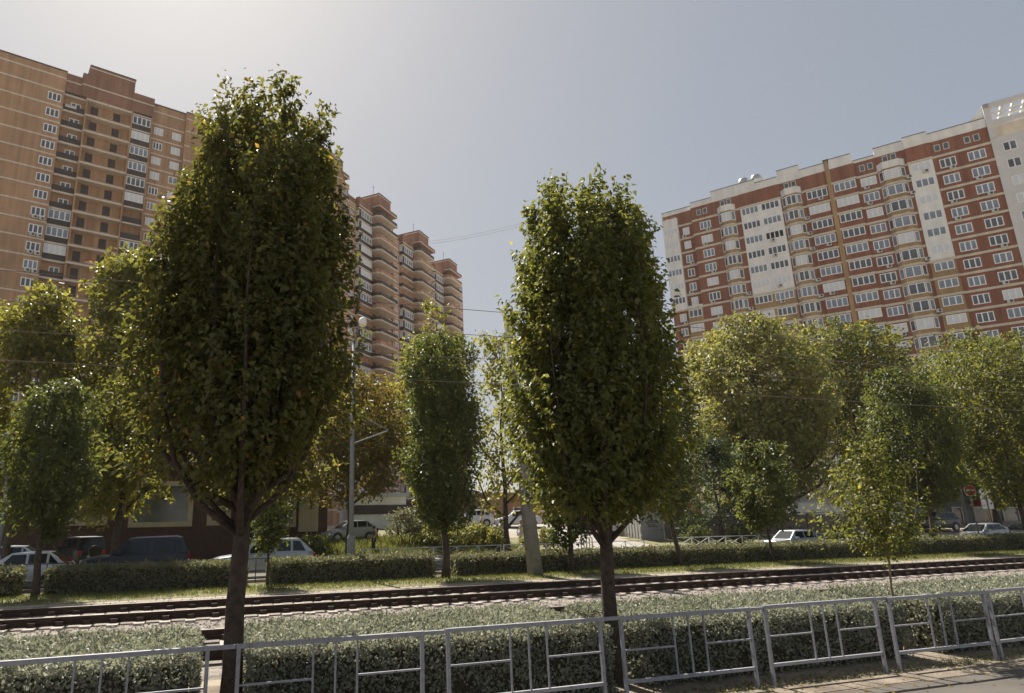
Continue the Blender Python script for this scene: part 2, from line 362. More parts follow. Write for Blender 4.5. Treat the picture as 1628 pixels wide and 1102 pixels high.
# ================================================================== SETTING
MT['dirt'] = mat('dirt', (.27, .225, .17), .95, .3, 1.2, .5, 18, col2=(.37, .315, .24))
MT['asphalt'] = mat('asphalt', (.080, .070, .060), .9, .3, .8, .4, 90, col2=(.13, .115, .098))
MT['paving'] = mat('paving', (.26, .24, .22), .9, .2, .9, .3, 40, col2=(.35, .325, .29))
MT['gravel'] = mat('ballast stones', (.16, .135, .115), .95, .5, 24, 1.0, 32, col2=(.40, .35, .30))
MT['lawn'] = mat('lawn', (.12, .125, .05), .95, .35, 1.6, .5, 25, col2=(.22, .20, .10))

weather(MT['gravel'], .35); _h = MT['gravel'].node_tree.nodes[MT['gravel']['hs']]
MT['gravel'].node_tree.links.new([q for q in MT['gravel'].node_tree.nodes if q.type == 'VALTORGB'][0].outputs[0], _h.inputs['Color']); MT['gravel'].node_tree.links.new(_h.outputs[0], MT['gravel'].node_tree.nodes['Principled BSDF'].inputs['Base Color'])
def grid(name, ss, ts, m, dz=0.0, rough=0.0):
    mb = MB(); n = len(ts)
    for s in ss:
        for t in ts:
            p = S(s, t, hgt(s, t) + dz + (rough * mnoise.noise(Vector((s * .7, t * .7, 0))) if rough else 0)); mb.v.append(tuple(p))
    for i in range(len(ss) - 1):
        for j in range(n - 1):
            mb.f.append((i * n + j, (i + 1) * n + j, (i + 1) * n + j + 1, i * n + j + 1)); mb.m.append(0)
    return struct(mb.build(name, m, None, True))
ss = [-1500, -600, -200, -100, -50, -30, -20, -10, -5, 0, 1, 2, 3, 4, 5, 6, 7, 8, 9, 10, 12, 15, 20, 30, 40, 60, 90, 150, 250, 600, 1500]
ts = [-1500, -300, -50, 0, 5, 10, 20, 30, 35, 40, 41, 42, 44, 46, 50, 54, 58, 60, 70, 90, 130, 200, 400, 900, 1500]
grid('ground', ss, ts, MT['dirt'])
fs = [-60 + i * 2 for i in range(70)]
grid('pavement', [-40, -10, 0, 5, 10, 15, 20, 40, 80], [-8, -2, 0, 2, 4, 6, 8.2], MT['asphalt'], .006)
grid('verge', [-12, -4, 0, 4, 8, 12, 16, 24], [8.05, 8.4, 8.8, 9.4, 12], mat('trodden verge soil', (.13, .105, .08), .95, .3, 2.2, .7, 22, col2=(.27, .225, .17)), .010)
grid('lawn_strip', fs, [26.2, 27, 28, 29, 30, 30.9], MT['lawn'], .010)
grid('road', [-60, -30, 0, 30, 60, 100, 150], [31.4, 33, 35, 37, 39.2], MT['asphalt'], .005)
mb = MB()                                       # kerbs of the far road
for t in (31.15, 39.2):
    a, b, c, d = S(-60, t), S(150, t), S(150, t + .2), S(-60, t + .2)
    mb.prism([(p.x, p.y) for p in (a, b, c, d)], -.1, .13)
struct(mb.build('kerb', mat('kerb stone', (.33, .31, .29), .9, .2, 3)))
grid('far_lawn', [-40, -20, -10, -4, 0, 2, 4, 6, 8, 10, 12, 14, 16, 18, 20.5], [42, 44, 46, 48, 50, 52, 54, 56, 58, 60, 62], MT['lawn'], .012)
grid('far_lawn', [20.4, 21.5, 23, 24.5], [42, 43, 44, 46, 48, 50], MT['lawn'], .012)
grid('far_lawn', [32, 36, 40, 46, 52, 60], [41.2, 42, 43, 44.5, 46, 48], MT['lawn'], .012)
grid('far_path', [-30, -10, -4, 0, 1, 3, 5, 7, 9, 12, 16, 20, 26, 34, 44, 60, 90], [39.45, 40, 40.5, 41, 41.9], MT['paving'], .016)
grid('side_street', [24.5, 25.5, 27, 28.5, 30, 31.5], [41.95, 43, 45, 47, 49, 52, 55, 58, 61, 66, 72, 80], MT['paving'], .014)

# ballast bed with its shoulders
mb = MB()
prof = [(12.0, -.05), (12.8, .03), (19.0, .04), (25.2, .04), (26.3, -.05)]
for s in (-60, 140): mb.v += [tuple(S(s, t, z)) for t, z in prof]
for i in range(4): mb.f.append((i, i + 5, i + 6, i + 1)); mb.m.append(0)
struct(mb.build('track_bed', MT['gravel']))
rg = np.random.default_rng(5)                   # loose stones
n = 9000; s_ = rg.uniform(-8, 46, n); t_ = np.where(rg.random(n) < .72, rg.uniform(17.2, 19.5, n), rg.uniform(22.6, 26.2, n))
mb = MB()
for a, b in zip(s_, t_):
    q = rg.uniform(.018, .05); p = S(float(a), float(b), .04 + q * .2)
    h = [(p.x + rg.uniform(.6, 1.1) * q * math.cos(k * 1.5708 + .4 * rg.random()), p.y + rg.uniform(.6, 1.1) * q * math.sin(k * 1.5708 + .4 * rg.random()), p.z + rg.uniform(-.3, .3) * q) for k in range(4)]
    o = len(mb.v); mb.v += h + [(p.x, p.y, p.z + q * .8)]
    for k in range(4): mb.f.append((o + k, o + (k + 1) % 4, o + 4)); mb.m.append(0)
struct(mb.build('loose_ballast', mat('ballast stone pale', (.17, .15, .13), .95, .5, 3.5, col2=(.46, .41, .36))), 'stuff')

# tram tracks
MT['rail'] = mat('rusty rail', (.045, .026, .018), .85, .4, 8, .3, 60)
MT['railtop'] = mat('polished rail head', (.42, .38, .34), .35, .15, 3, metal=.8)
MT['sleeper'] = mat('concrete sleeper', (.34, .29, .26), .9, .25, 5, .4, 40, col2=(.44, .39, .35))
def rail_mesh(t, tc):
    mb = MB(); y = t - tc
    mb.box(-60, 140, y - .075, y + .075, .0955, .12); mb.box(-60, 140, y - .014, y + .014, .12, .25); mb.box(-60, 140, y - .037, y + .037, .25, .298)
    mb.box(-60, 140, y - .033, y + .033, .2981, .302, 1); return mb
for nm, (ta, tb), srange, lab in (('tram_track', (22.2, 19.87), [(-7.0 + .62 * i) for i in range(95)], 'far tram track with rusty rails on pale concrete sleepers, beside the grass strip'),
                                  ('tram_track', (16.05, 13.7), [(-2.5 + .62 * i) for i in range(30)], 'near tram track half hidden behind the low clipped hedges')):
    tc = (ta + tb) / 2
    tr = thing(nm, lab, 'tram track', S(0, tc, 0), SROT, 'tram tracks')
    for t in (ta, tb): rail_mesh(t, tc).build('rail', [MT['rail'], MT['railtop']], tr)
    hw = (ta - tb) / 2 + .52
    mb = MB(); mb.box(-.13, .13, -hw, hw, -.05, .095)
    for y in (-(ta - tb) / 2, (ta - tb) / 2):
        for q in (-.115, .115): mb.box(-.085, .085, y + q - .045, y + q + .045, .09, .20, 1)
    me = mb.mesh('sleeper', [MT['sleeper'], MT['rail']])
    for s in srange:
        o = obj('sleeper', me, tr); o.location = (s, random.Random(int(s * 100)).uniform(-.04, .04), 0)

# ================================================================== HOUSES
MT['brickA'] = brick_mat('tan brick', (.46, .285, .17), (.41, .245, .145), (.42, .30, .20))
MT['brickA2'] = brick_mat('dark tan brick', (.30, .16, .105), (.26, .135, .09), (.28, .18, .13))
MT['brickB'] = brick_mat('pink brick', (.46, .275, .175), (.41, .235, .15), (.42, .29, .2))
MT['brickC'] = brick_mat('red brick', (.29, .118, .072), (.25, .10, .062), (.28, .145, .10))
MT['brickY'] = brick_mat('yellow brick', (.40, .26, .13), (.36, .23, .11), (.38, .28, .17))
MT['stripA'] = mat('pale string course', (.66, .57, .48), .8, .08, 2)
MT['cream'] = mat('cream render', (.62, .555, .45), .8, .08, 1)
MT['white'] = mat('white panel', (.82, .81, .78), .7, .06, .6)
MT['pvc'] = mat('white window frame', (.84, .85, .86), .5, .05, 2)
MT['brown'] = mat('brown balcony sheet', (.060, .045, .036), .6, .2, 2)
MT['roof'] = mat('roof felt', (.08, .075, .07), .9, .2, 2)
MT['door'] = mat('dark balcony door', (.055, .042, .038), .5, .3, 2)
MT['glass'] = mat('dark glass', (.10, .108, .122), .10, .5, .5, spec=.8)
MT['glass2'] = mat('bluish glass', (.22, .26, .31), .10, .3, .5, spec=.8)
MT['blind'] = mat('drawn white blind', (.68, .71, .74), .35, .06, 1)
MT['open'] = mat('open dark window', (.02, .016, .012), .8, .3, 2)
MT['ac'] = mat('air conditioner casing', (.55, .55, .52), .6, .1, 4)
MT['steel'] = mat('galvanised steel', (.42, .43, .44), .4, .15, 6, metal=.6)

for k_ in ('white', 'cream', 'stripA', 'brown'):
    weather(MT[k_], .15); t_ = MT[k_].node_tree; h_ = t_.nodes[MT[k_]['hs']]
    t_.links.new([q for q in t_.nodes if q.type == 'VALTORGB'][0].outputs[0], h_.inputs['Color']); t_.links.new(h_.outputs[0], t_.nodes['Principled BSDF'].inputs['Base Color'])
WC = {}
def window_meshes(w, h, n, fm, pm):
    k = (round(w, 2), round(h, 2), n, fm, pm)
    if k not in WC:
        f = MB(); b = .13
        f.box(-w / 2, w / 2, -.07, 0, 0, b); f.box(-w / 2, w / 2, -.07, 0, h - b, h)
        f.box(-w / 2, -w / 2 + b, -.07, 0, b, h - b); f.box(w / 2 - b, w / 2, -.07, 0, b, h - b)
        for i in range(1, n):
            x = -w / 2 + w * i / n; f.box(x - .085, x + .085, -.068, 0, b, h - b)
        p = MB(); p.box(-w / 2 + b * .8, w / 2 - b * .8, -.035, -.004, b * .8, h - b * .8)
        WC[k] = (f.mesh('window', MT[fm]), p.mesh('pane', MT[pm]))
    return WC[k]
class House:
    def __init__(s, name, label, loc, az, cat='building', group=None):
        a = R(az); s.root = thing(name, label, cat, loc, math.atan2(math.cos(a), math.sin(a)), group); s.win = []; s.dec = []
    def window(s, x, z, w, h, n, y=0.0, pm='glass', fm='pvc', pri=0, rz=0): s.win.append((pri, x, z, w, h, n, y, pm, fm, rz))
    def finish(s, cap=98):
        s.win.sort(key=lambda q: q[0])
        rest = MB(); mats = []
        for i, (pri, x, z, w, h, n, y, pm, fm, rz) in enumerate(s.win):
            fme, pme = window_meshes(w, h, n, fm, pm)
            if i < cap:
                o = obj('window', fme, s.root); o.location = (x, y, z); o.rotation_euler = (0, 0, rz)
                obj('pane', pme, o)
            else:
                for me, mm in ((fme, MT[fm]), (pme, MT[pm])):
                    if mm not in mats: mats.append(mm)
                    mi = mats.index(mm); c, s_ = math.cos(rz), math.sin(rz)
                    rest.add([(x + v.co.x * c - v.co.y * s_, y + v.co.x * s_ + v.co.y * c, z + v.co.z) for v in me.vertices], [tuple(p.vertices) for p in me.polygons], mi)
        if rest.v: struct(rest.build('window', mats, s.root), 'stuff')
ACM = None
def ac_unit(root, x, y, z):
    global ACM
    if ACM is None:
        a = MB(); a.box(-.4, .4, -.36, -.06, 0, .55); a.lathe([(.2, -.365), (.2, -.361)], 14, (.1, 0, .28), 'y', 1); a.box(-.3, -.26, -.06, 0, -.04, 0, 1); a.box(.26, .3, -.06, 0, -.04, 0, 1)
        ACM = a.mesh('air_conditioner', [MT['ac'], MT['door']])
    o = obj('air_conditioner', ACM, root); o.location = (x, y, z); return o

# ---- tan tower on the left
A = House('apartment_tower', 'tall tan brick apartment tower with dark balconies and a stepped roof, behind the tallest tree', (-66.64, 92.9, 0), 54.9)
rA = A.root; rr_ = random.Random(3)
ZA = [73.6 - 3.0 * k for k in range(24)]
def wallA(x0, x1, y, top, nm='wall', m='brickA'): MB().box(x0, x1, y, 14, -.5, top).build(nm, MT[m], rA)
MBA = MB()
wallA(-40, 7.0, 0, 77.5)
MB().box(7.0, 21.2, 1.3, 13.9, -.5, 77.0).build('wall', MT['brickA'], rA)
MB().box(21.2, 27.1, 1.4, 14, -.5, 77.6).build('wall', MT['brickA'], rA)
wallA(27.1, 34.5, .6, 77.5)
MB().box(34.5, 49, 1.3, 13.9, -.5, 77.0).build('wall', MT['brickA'], rA)
wallA(49, 60, .6, 77.5)
bands = Bands()
for x0, x1, y in ((-40, 7, 0), (21.2, 27.1, 1.4), (27.1, 34.5, .6), (49, 60, .6)):
    for z in ZA + [76.2]: bands.box(x0, x1, y - .09, y, z - .13, z + .13)
    bands.box(x0 - .05, x1 + .05, y - .15, y + .3, 77.5 if y != 1.4 else 77.6, 77.66 if y != 1.4 else 77.76, 1)
bands.build('string_course', [MT['stripA'], MT['roof']], rA)
for x0 in (7.0, 34.5):
    # attic parapets and the roof house of each bay group
    p = MB(); p.box(x0, x0 + 2.5, .45, 1.3, 74.2, 77.7); p.box(x0 + 2.5, x0 + 10.7, -.05, 1.3, 74.0, 78.3); p.box(x0 + 10.7, x0 + 14.2, -.05, 1.3, 74.0, 77.75)
    p.box(x0, x0 + 14.2, 1.32, 8, 77.0, 77.7); p.box(x0 + 3.4, x0 + 10.7, .0, 6.5, 77.72, 80.3)
    p.build('attic', MT['brickA2'], rA)
    q = MB(); q.box(x0, x0 + 2.4, .36, .45, 76.1, 76.32); q.box(x0 + 2.45, x0 + 14.2, -.14, -.05, 76.1, 76.32); q.box(x0 + 3.3, x0 + 10.8, -.1, .0, 79.75, 79.95)
    q.box(x0 + 3.3, x0 + 10.8, -.12, 6.6, 80.3, 80.42, 1); q.box(x0 + 2.4, x0 + 3.35, -.1, 1.4, 78.3, 78.4, 1)
    q.build('cornice', [MT['stripA'], MT['roof']], rA)
    vis = 0 if x0 < 10 else 1
    rec = MB()                                   # brick piers between the balconies
    for xx, y in ((x0 + 3.35, .0), (x0 + 10.6, .0)): rec.box(xx, xx + .25, y, 1.3, -.5, 74)
    rec.box(x0 + 14.0, x0 + 14.2, .0, 1.3, -.5, 74)
    rec.build('pier', MT['brickA'], rA)
    slab = MB(); par = MB()
    for k, z in enumerate(ZA):
        b = MB(); b.box(x0, x0 + 3.35, .5, 1.3, z - .16, z + .16)
        gl = (k in (8, 9, 10)) if x0 < 10 else (k % 3 == 1)
        b.box(x0 + .02, x0 + 3.33, .52, .62, z + .17, z + 1.15, 1)
        if vis == 0 and k < 16: b.build('balcony', [MT['stripA'], MT['brown'] if True else 0], rA)
        else:
            par.add(b.v, b.f); par.m[-len(b.m):] = b.m
        if gl: A.window(x0 + 1.68, z + 1.16, 3.2, 1.6, 4, .6, ['glass2', 'blind', 'glass2'][k % 3], pri=k + 20 * vis)
        else: A.window(x0 + 2.0, z + .95, 1.5, 1.3, 2, 1.3, 'glass', pri=30 + k + 20 * vis)
        c = MB(); c.box(x0 + 3.35, x0 + 10.6, -.05, 1.3, z - .16, z + .16); c.box(x0 + 3.6, x0 + 10.6, -.02, .1, z + .17, z + .36, 1)
        for dx in (x0 + 4.3, x0 + 7.9): c.box(dx, dx + 1.15, 1.24, 1.31, z + .2, z + 2.6, 2)
        if vis == 0 and k < 16: c.build('gallery', [MT['stripA'], MT['brickA'], MT['door']], rA)
        else: slab.add(c.v, c.f); slab.m[-len(c.m):] = c.m
        d = MB(); d.box(x0 + 10.85, x0 + 14.0, .1, 1.3, z - .12, z + .12); d.box(x0 + 10.87, x0 + 13.98, .12, .22, z + .13, z + 1.15, 1)
        if vis == 0 and k < 16: d.build('balcony', [MT['stripA'], MT['brown']], rA)
        else: par.add(d.v, d.f); par.m[-len(d.m):] = d.m
        if k not in (0, 7, 8): A.window(x0 + 12.42, z + 1.16, 3.0, 1.55, 4, .2, ['glass2', 'glass', 'blind', 'glass2'][k % 4], 'pvc', pri=k + 20 * vis)
        # windows in the plain walls
    struct(par.build('balcony', [MT['stripA'], MT['brown']], rA), 'stuff'); struct(slab.build('gallery', [MT['stripA'], MT['brickA'], MT['door']], rA), 'stuff')
for k, z in enumerate(ZA):
    A.window(5.65, z - 2.15, 1.95, 1.45, 3, 0, rr_.choice(['glass', 'glass', 'glass2']), pri=k)
    if k in (7, 8, 9, 10) : ac_unit(rA, 5.3, 0, z - 2.75); ac_unit(rA, 6.3, 0, z - 2.8)
    for x in (22.6, 25.8): A.window(x, z - 2.05, 1.6, 1.45, 2 if x > 24 else 3, 1.4, rr_.choice(['glass2', 'glass', 'blind']), pri=k)
    for x, y in ((32.0, .6), (51.5, .6), (56, .6)): A.window(x, z - 2.1, 1.8, 1.45, 3, y, 'glass', pri=60 + k)
mb = MB(); mb.box(0, 1.7, -.03, .0, 0, .5); b = mb.build('banner', mat('white banner', (.6, .55, .55), .8, .05, 2), rA); b.location = (x0 - 27.5 + .35, .5, 71.3)
mb = MB(); mb.box(0, 1.6, -.03, .0, 0, .28); mb.box(0, 1.6, -.03, 0, .29, .7, 1); b = mb.build('banner', [mat('white sheet', (.6, .5, .5), .8, .05, 2), mat('red sheet', (.45, .07, .06), .8, .1, 2)], rA); b.location = (13.1, -.06, 44.0)
A.finish()

# ---- pink stepped tower in the middle
B = House('apartment_tower', 'long pink brick apartment block whose stepped roof towers recede, between the two big street trees', (-12, 151, 0), 27)
rB = B.root
ZB = [75.4 - 2.99 * k for k in range(25)]
units = [(-32.5, 79.5), (-10.5, 78.8), (10.5, 77.2), (29.5, 75.6)]
bands = Bands(); many = MB(); manyp = MB()
for ui, (x0, zt) in enumerate(units):
    W = (units[ui + 1][0] if ui < 3 else 54.4) - x0; dz = zt - 78.8
    MB().box(x0, x0 + W, 2.0, 16, -.5, zt - 2.2).build('wall', MT['brickB'], rB)
    a = MB(); a.box(x0, x0 + W, 2.0, 2.4, zt - 2.2, zt - 1.0); a.box(x0 + 3.2, x0 + 9.0, .9, 2.0, zt - 3.0, zt - .5); a.box(x0 + 9.0, x0 + 17.6 if W > 20 else x0 + W - .6, -1.2, 3.5, zt - .9, zt)
    a.box(x0 + 9.0, x0 + 14.6, -1.0, 6, zt, zt + 2.4); a.build('attic', MT['brickC' if False else 'brickA2'], rB)
    q = MB(); q.box(x0 + 8.85, x0 + 14.8, -1.15, 6.1, zt + 2.4, zt + 2.55, 1); q.box(x0 + 8.9, x0 + 14.7, -1.1, -1.0, zt + 2.0, zt + 2.2); q.box(x0 + 8.9, x0 + 9.0, -1.0, 6, zt + 2.0, zt + 2.2)
    q.box(x0 + 3.1, x0 + 9, .78, .9, zt - 2.9, zt - 2.6); q.box(x0, x0 + 3.2, 1.9, 2.0, zt - 2.9, zt - 2.6); q.box(x0 + 8.9, min(x0 + 17.65, x0 + W - .5), -1.32, -1.2, zt - 1.0, zt - .75)
    q.box(x0 + 8.86, x0 + 8.9, -1.3, 2.0, zt - 1.0, zt - .75)
    q.build('cornice', [MT['stripA'], MT['roof']], rB)
    for k, z in enumerate(ZB):
        z += dz
        bands.box(x0, x0 + 3.2, 1.9, 2.0, z - .13, z + .13); bands.box(min(x0 + 18.2, x0 + W - 1), x0 + W, 1.9, 2.0, z - .13, z + .13)
        if k: B.window(x0 + 1.6, z + .9, 1.7, 1.5, 3, 2.0, rr_.choice(['glass', 'glass2']), pri=k + (40 if ui == 0 else 0))
        b = MB(); b.prism([(x0 + 3.2, 2.0), (x0 + 3.2, 1.0), (x0 + 4.0, .9), (x0 + 8.9, .9), (x0 + 8.9, 2.0)], z - .15, z + .15)
        b.prism([(x0 + 3.25, 1.98), (x0 + 3.25, 1.05), (x0 + 4.0, .95), (x0 + 8.85, .95), (x0 + 8.85, 1.05), (x0 + 4.05, 1.05), (x0 + 3.35, 1.15), (x0 + 3.35, 1.98)], z + .16, z + 1.1, 1)
        big = ui in (1, 2) and k < 19
        if big and k < 14: b.build('balcony', [MT['stripA'], MT['brown']], rB)
        else: many.add(b.v, b.f); many.m[-len(b.m):] = b.m
        if k and (rr_.random() < .62 or k in (1, 2)):
            B.window(x0 + 6.45, z + 1.11, 4.7, 1.6, 4, 1.0, rr_.choice(['glass2', 'glass2', 'blind']), pri=k + (40 if ui == 0 else 0))
            B.window(x0 + 3.28, z + 1.11, .9, 1.6, 1, 1.52, 'blind', pri=k + (40 if ui == 0 else 1), rz=-R(90))
        W2 = 17.6 if W > 18.5 else W - 1.5
        c = MB(); c.prism([(x0 + 8.95, 2.0), (x0 + 8.95, -.4), (x0 + 9.6, -1.3), (x0 + W2, -1.3), (x0 + W2, 2.0)], z - .17, z + .17)
        c.prism([(x0 + 9.0, 1.98), (x0 + 9.0, -.35), (x0 + 9.63, -1.25), (x0 + W2 - .05, -1.25), (x0 + W2 - .05, -1.17), (x0 + 9.68, -1.17), (x0 + 9.1, -.3), (x0 + 9.1, 1.98)], z + .18, z + 1.0, 1 if (k + ui) % 3 else 2)
        c.box(x0 + 11.0, x0 + 12.4, 1.92, 1.99, z + .2, z + 2.4, 3); c.box(x0 + 14.6, x0 + 15.9, 1.92, 1.99, z + .2, z + 2.4, 3)
        if big and k < 14: c.build('balcony', [MT['stripA'], MT['brown'], MT['brickB'], MT['door']], rB)
        else: manyp.add(c.v, c.f); manyp.m[-len(c.m):] = c.m
        B.window(x0 + W - 1.4, z + .9, 1.4, 1.5, 2, 2.0, 'glass2', pri=k + (40 if ui == 0 else 0))
    an = MB()
    for ax, ah in ((9.5, 2.4), (13.0, 1.5), (15.0, 2.0)):
        an.tube([(x0 + ax, 1, zt + 2.8), (x0 + ax, 1, zt + 2.8 + ah)], .05, 5); an.tube([(x0 + ax - .5, 1, zt + 2.4 + ah), (x0 + ax + .5, 1, zt + 2.6 + ah)], .04, 5)
    an.lathe([(.05, 0), (.45, .1), (.5, .22)], 12, (x0 + 11.5, 0, zt + 3.1)); an.tube([(x0 + 11.5, 0, zt + 2.8), (x0 + 11.5, 0, zt + 3.2)], .06, 5)
    an.build('antenna', MT['door'], rB)
bands.build('string_course', MT['stripA'], rB)
struct(many.build('balcony', [MT['stripA'], MT['brown']], rB), 'stuff'); struct(manyp.build('balcony', [MT['stripA'], MT['brown'], MT['brickB'], MT['door']], rB), 'stuff')
MB().tube([(9.6, 1.85, 2), (9.6, 1.85, 74)], .16, 6).build('downpipe', MT['brickC'], rB)
B.finish()

# ---- red and white tower on the right
H3 = House('apartment_tower', 'red brick apartment block with white panels, bay windows and a white parapet, at right', (54.48, 123.86, 0), 126.1)
rC = H3.root; rr_ = random.Random(11)
ZC = [60.4 - 3.02 * k for k in range(20)]
def boxC(nm, m, *a): return MB().box(*a).build(nm, MT[m], rC)
boxC('wall', 'brickC', -.5, 46.8, 0, 15, -.5, 63.3)
boxC('wall', 'brickC', -6.5, -.5, .7, 14.9, -.5, 63.2)
par = MB()
for x0, x1, y, z in ((-6.5, -.4, .6, 64.1), (-.4, 3.7, -.12, 64.4), (3.7, 11.9, -.14, 65.6), (11.9, 15.8, -.32, 64.75), (15.8, 19.6, -.14, 66.0), (19.6, 23.6, -.3, 64.85),
                     (24.4, 27.9, -.42, 65.2), (27.9, 31.3, -.12, 63.75), (31.3, 35.6, -.14, 65.0), (35.6, 39.0, -.35, 65.35), (39.0, 46.8, -.12, 64.9)):
    par.box(x0, x1, y, y + .45, 63.3, z); par.box(x0, x0 + .12, y + .451, y + 3, 63.31, z - .01); par.box(x1 - .12, x1, y + .451, y + 3, 63.31, z - .01); par.box(x0 - .04, x1 - .05, y - .07, y + .5, z, z + .1, 1)
par.build('parapet', [MT['white'], MT['roof']], rC)
bands = Bands()
for x0, x1, y in ((-.5, 4.6, 0), (7.7, 8.65, 0), (15.75, 16.0, 0), (19.2, 23.5, -.0), (28.1, 31.3, 0), (35.2, 35.6, 0), (39.1, 46.8, 0), (-3.4, -.5, .7)):
    for z in ZC: bands.box(x0, x1, y - .14, y, z - .2, z + .2)
# loggias (protruding boxes)
lw = MB(); ly = MB(); lr = MB()
def loggia(x0, x1, y, zwhite, red=False):
    zt = 60.5
    if red: MB().box(x0, x1, y, 0, -.5, 63.3).build('loggia', MT['brickC'], rC)
    else:
        MB().box(x0, x1, y, 0, zwhite, zt).build('loggia', MT['white'], rC)
        MB().box(x0, x1, y, 0, -.5, zwhite).build('loggia', MT['brickY'], rC)
        MB().box(x0 - .03, x1 + .03, y + .05, 0, zt, 63.29).build('loggia', MT['brickC'], rC)
    for k, z in enumerate(ZC):
        if red or z < zwhite + 1 or k == 0: bands.box(x0 - .1, x1 + .1, y - .12, y, z - .19, z + .19)
loggia(8.67, 15.75, -.25, 42.0); loggia(35.67, 39.03, -.3, 42.0); loggia(19.9, 23.55, -.2, 0, True); loggia(24.3, 28.05, -.4, 0, True)
MB().box(-6.4, -3.4, -.1, .7, 42.3, 62.1).build('loggia', MT['white'], rC)
MB().box(-3.4, -.55, .0, .7, -.5, 42.0).build('loggia', MT['brickY'], rC)
MB().box(-3.4, -.5, -.02, .7, 42.01, 42.8).build('parapet', MT['white'], rC)
for z in ZC[6:]: bands.box(-3.5, -.5, -.12, 0, z - .15, z + .15); bands.box(-6.5, -3.5, .58, .7, z - .15, z + .15)
for z in ZC[:7]:
    pass
# bay windows
def oriel(x0, x1):
    e = .75; d = -.8
    poly = [(x0, 0), (x0 + e, d), (x1 - e, d), (x1, 0)]
    MB().prism(poly, -.5, 60.4).build('bay_window', MT['brickY'], rC)
    big = [(x0 - .1, 0), (x0 + e - .05, d - .12), (x1 - e + .05, d - .12), (x1 + .1, 0)]
    MB().prism(big, 60.41, 61.7).build('bay_cap', MT['white'], rC)
    for k, z in enumerate(ZC):
        if k: bands.prism(big, z - .19, z + .19)
        w = x1 - x0 - 2 * e; pm = rr_.choice(['glass', 'glass', 'glass2', 'blind', 'glass2'])
        p = pri(x0, z)
        H3.window((x0 + x1) / 2, z - 2.15, w - .04, 1.85, 2, d, pm, pri=p)
        L = math.hypot(e, d); a = math.atan2(d, e)
        H3.window(x0 + e / 2, z - 2.15, L - .15, 1.85, 1, d / 2, rr_.choice(['glass', 'glass2']), pri=p + 6, rz=a)
        H3.window(x1 - e / 2, z - 2.15, L - .15, 1.85, 1, d / 2, rr_.choice(['glass', 'glass2']), pri=p + 6, rz=-a)
        if rr_.random() < .4: ac_unit(rC, x1 + .35, 0, z - 2.6)
def pri(x, z):
    low = 32 if x < 5 else 40 if x < 16 else 31 if x < 36 else 29
    return (70 - z) * .12 + (46 - x) * .06 + (60 if z - 3 < low else 0)
oriel(4.6, 7.67); oriel(16.0, 19.2); oriel(31.35, 35.15)
for k, z in enumerate(ZC):
    def W(x, w, n, y, pms=('glass2', 'glass', 'glass2', 'blind'), h=1.62, dz=-.65, ac=.45):
        H3.window(x, z + dz - h, w, h, n, y, rr_.choice(pms), pri=pri(x, z))
        if rr_.random() < ac: ac_unit(rC, x + rr_.choice([-.45, .45]), y, z + dz - h - .6)
    if k < 6:
        W(-4.9, 2.7, 4, -.1, ('glass2', 'blind', 'glass'), 1.4, -.35, 0); W(-2.0, 1.3, 2, .7, ac=.6)
    else:
        W(-2.0, 2.5, 3, .0, ('glass2', 'glass', 'blind'), 1.5, -.4, .1); W(-4.6, 1.3, 2, .7, ac=.5)
    W(1.95, 2.1, 3, 0)
    W(10.35, 3.0, 4, -.25, ('glass2', 'glass', 'blind'), 1.5, -.25, .25); W(13.9, 3.1, 4, -.25, ('glass2', 'glass', 'open', 'blind'), 1.5, -.25, .25)
    W(21.75, 3.3, 4, -.2, ('glass2', 'glass2', 'blind', 'glass'), 1.6, -.3, .4); W(26.2, 3.35, 4, -.4, ('glass', 'glass2', 'blind', 'glass2'), 1.6, -.25, .1)
    W(29.75, 2.35, 3, 0, ('glass', 'blind', 'glass2'), 1.6, -.4, .6)
    W(37.4, 2.6, 3, -.3, ('glass', 'glass2', 'blind'), 1.5, -.35, .2)
    W(40.95, 2.2, 3, 0); W(44.75, 2.3, 3, 0)
for x in (-4.8, 1.6, 6.2, 17.7, 29.8, 33.3, 40.6, 44.6):                   # attic windows under the parapet
    for d in (-.6, .6): H3.window(x + d, 61.35 if not 4 < x < 7 and not 16 < x < 19 and not 31 < x < 35 else 61.9, .85, 1.25, 1, .0 if x > -1 else .7, 'glass', 'ac', 8 + (46 - x) * .05)
bands.build('string_course', MT['cream'], rC)
MB().box(23.6, 24.3, -.45, 0, -.5, 65.1).build('duct_strip', MT['brickY'], rC)
MB().box(23.5, 24.4, -.5, 1.2, 65.1, 65.4).build('duct_cap', MT['roof'], rC)
for x in (9.6, 11.9): MB().lathe([(.85, 0), (.95, .1), (.95, 1.0), (.7, 1.35), (.1, 1.5)], 16, (x, 2.5, 66.3)).build('roof_tank', MT['steel'], rC, True)
boxC('tank_base', 'white', 8.2, 13.4, 1.2, 5.6, 63.31, 66.29)
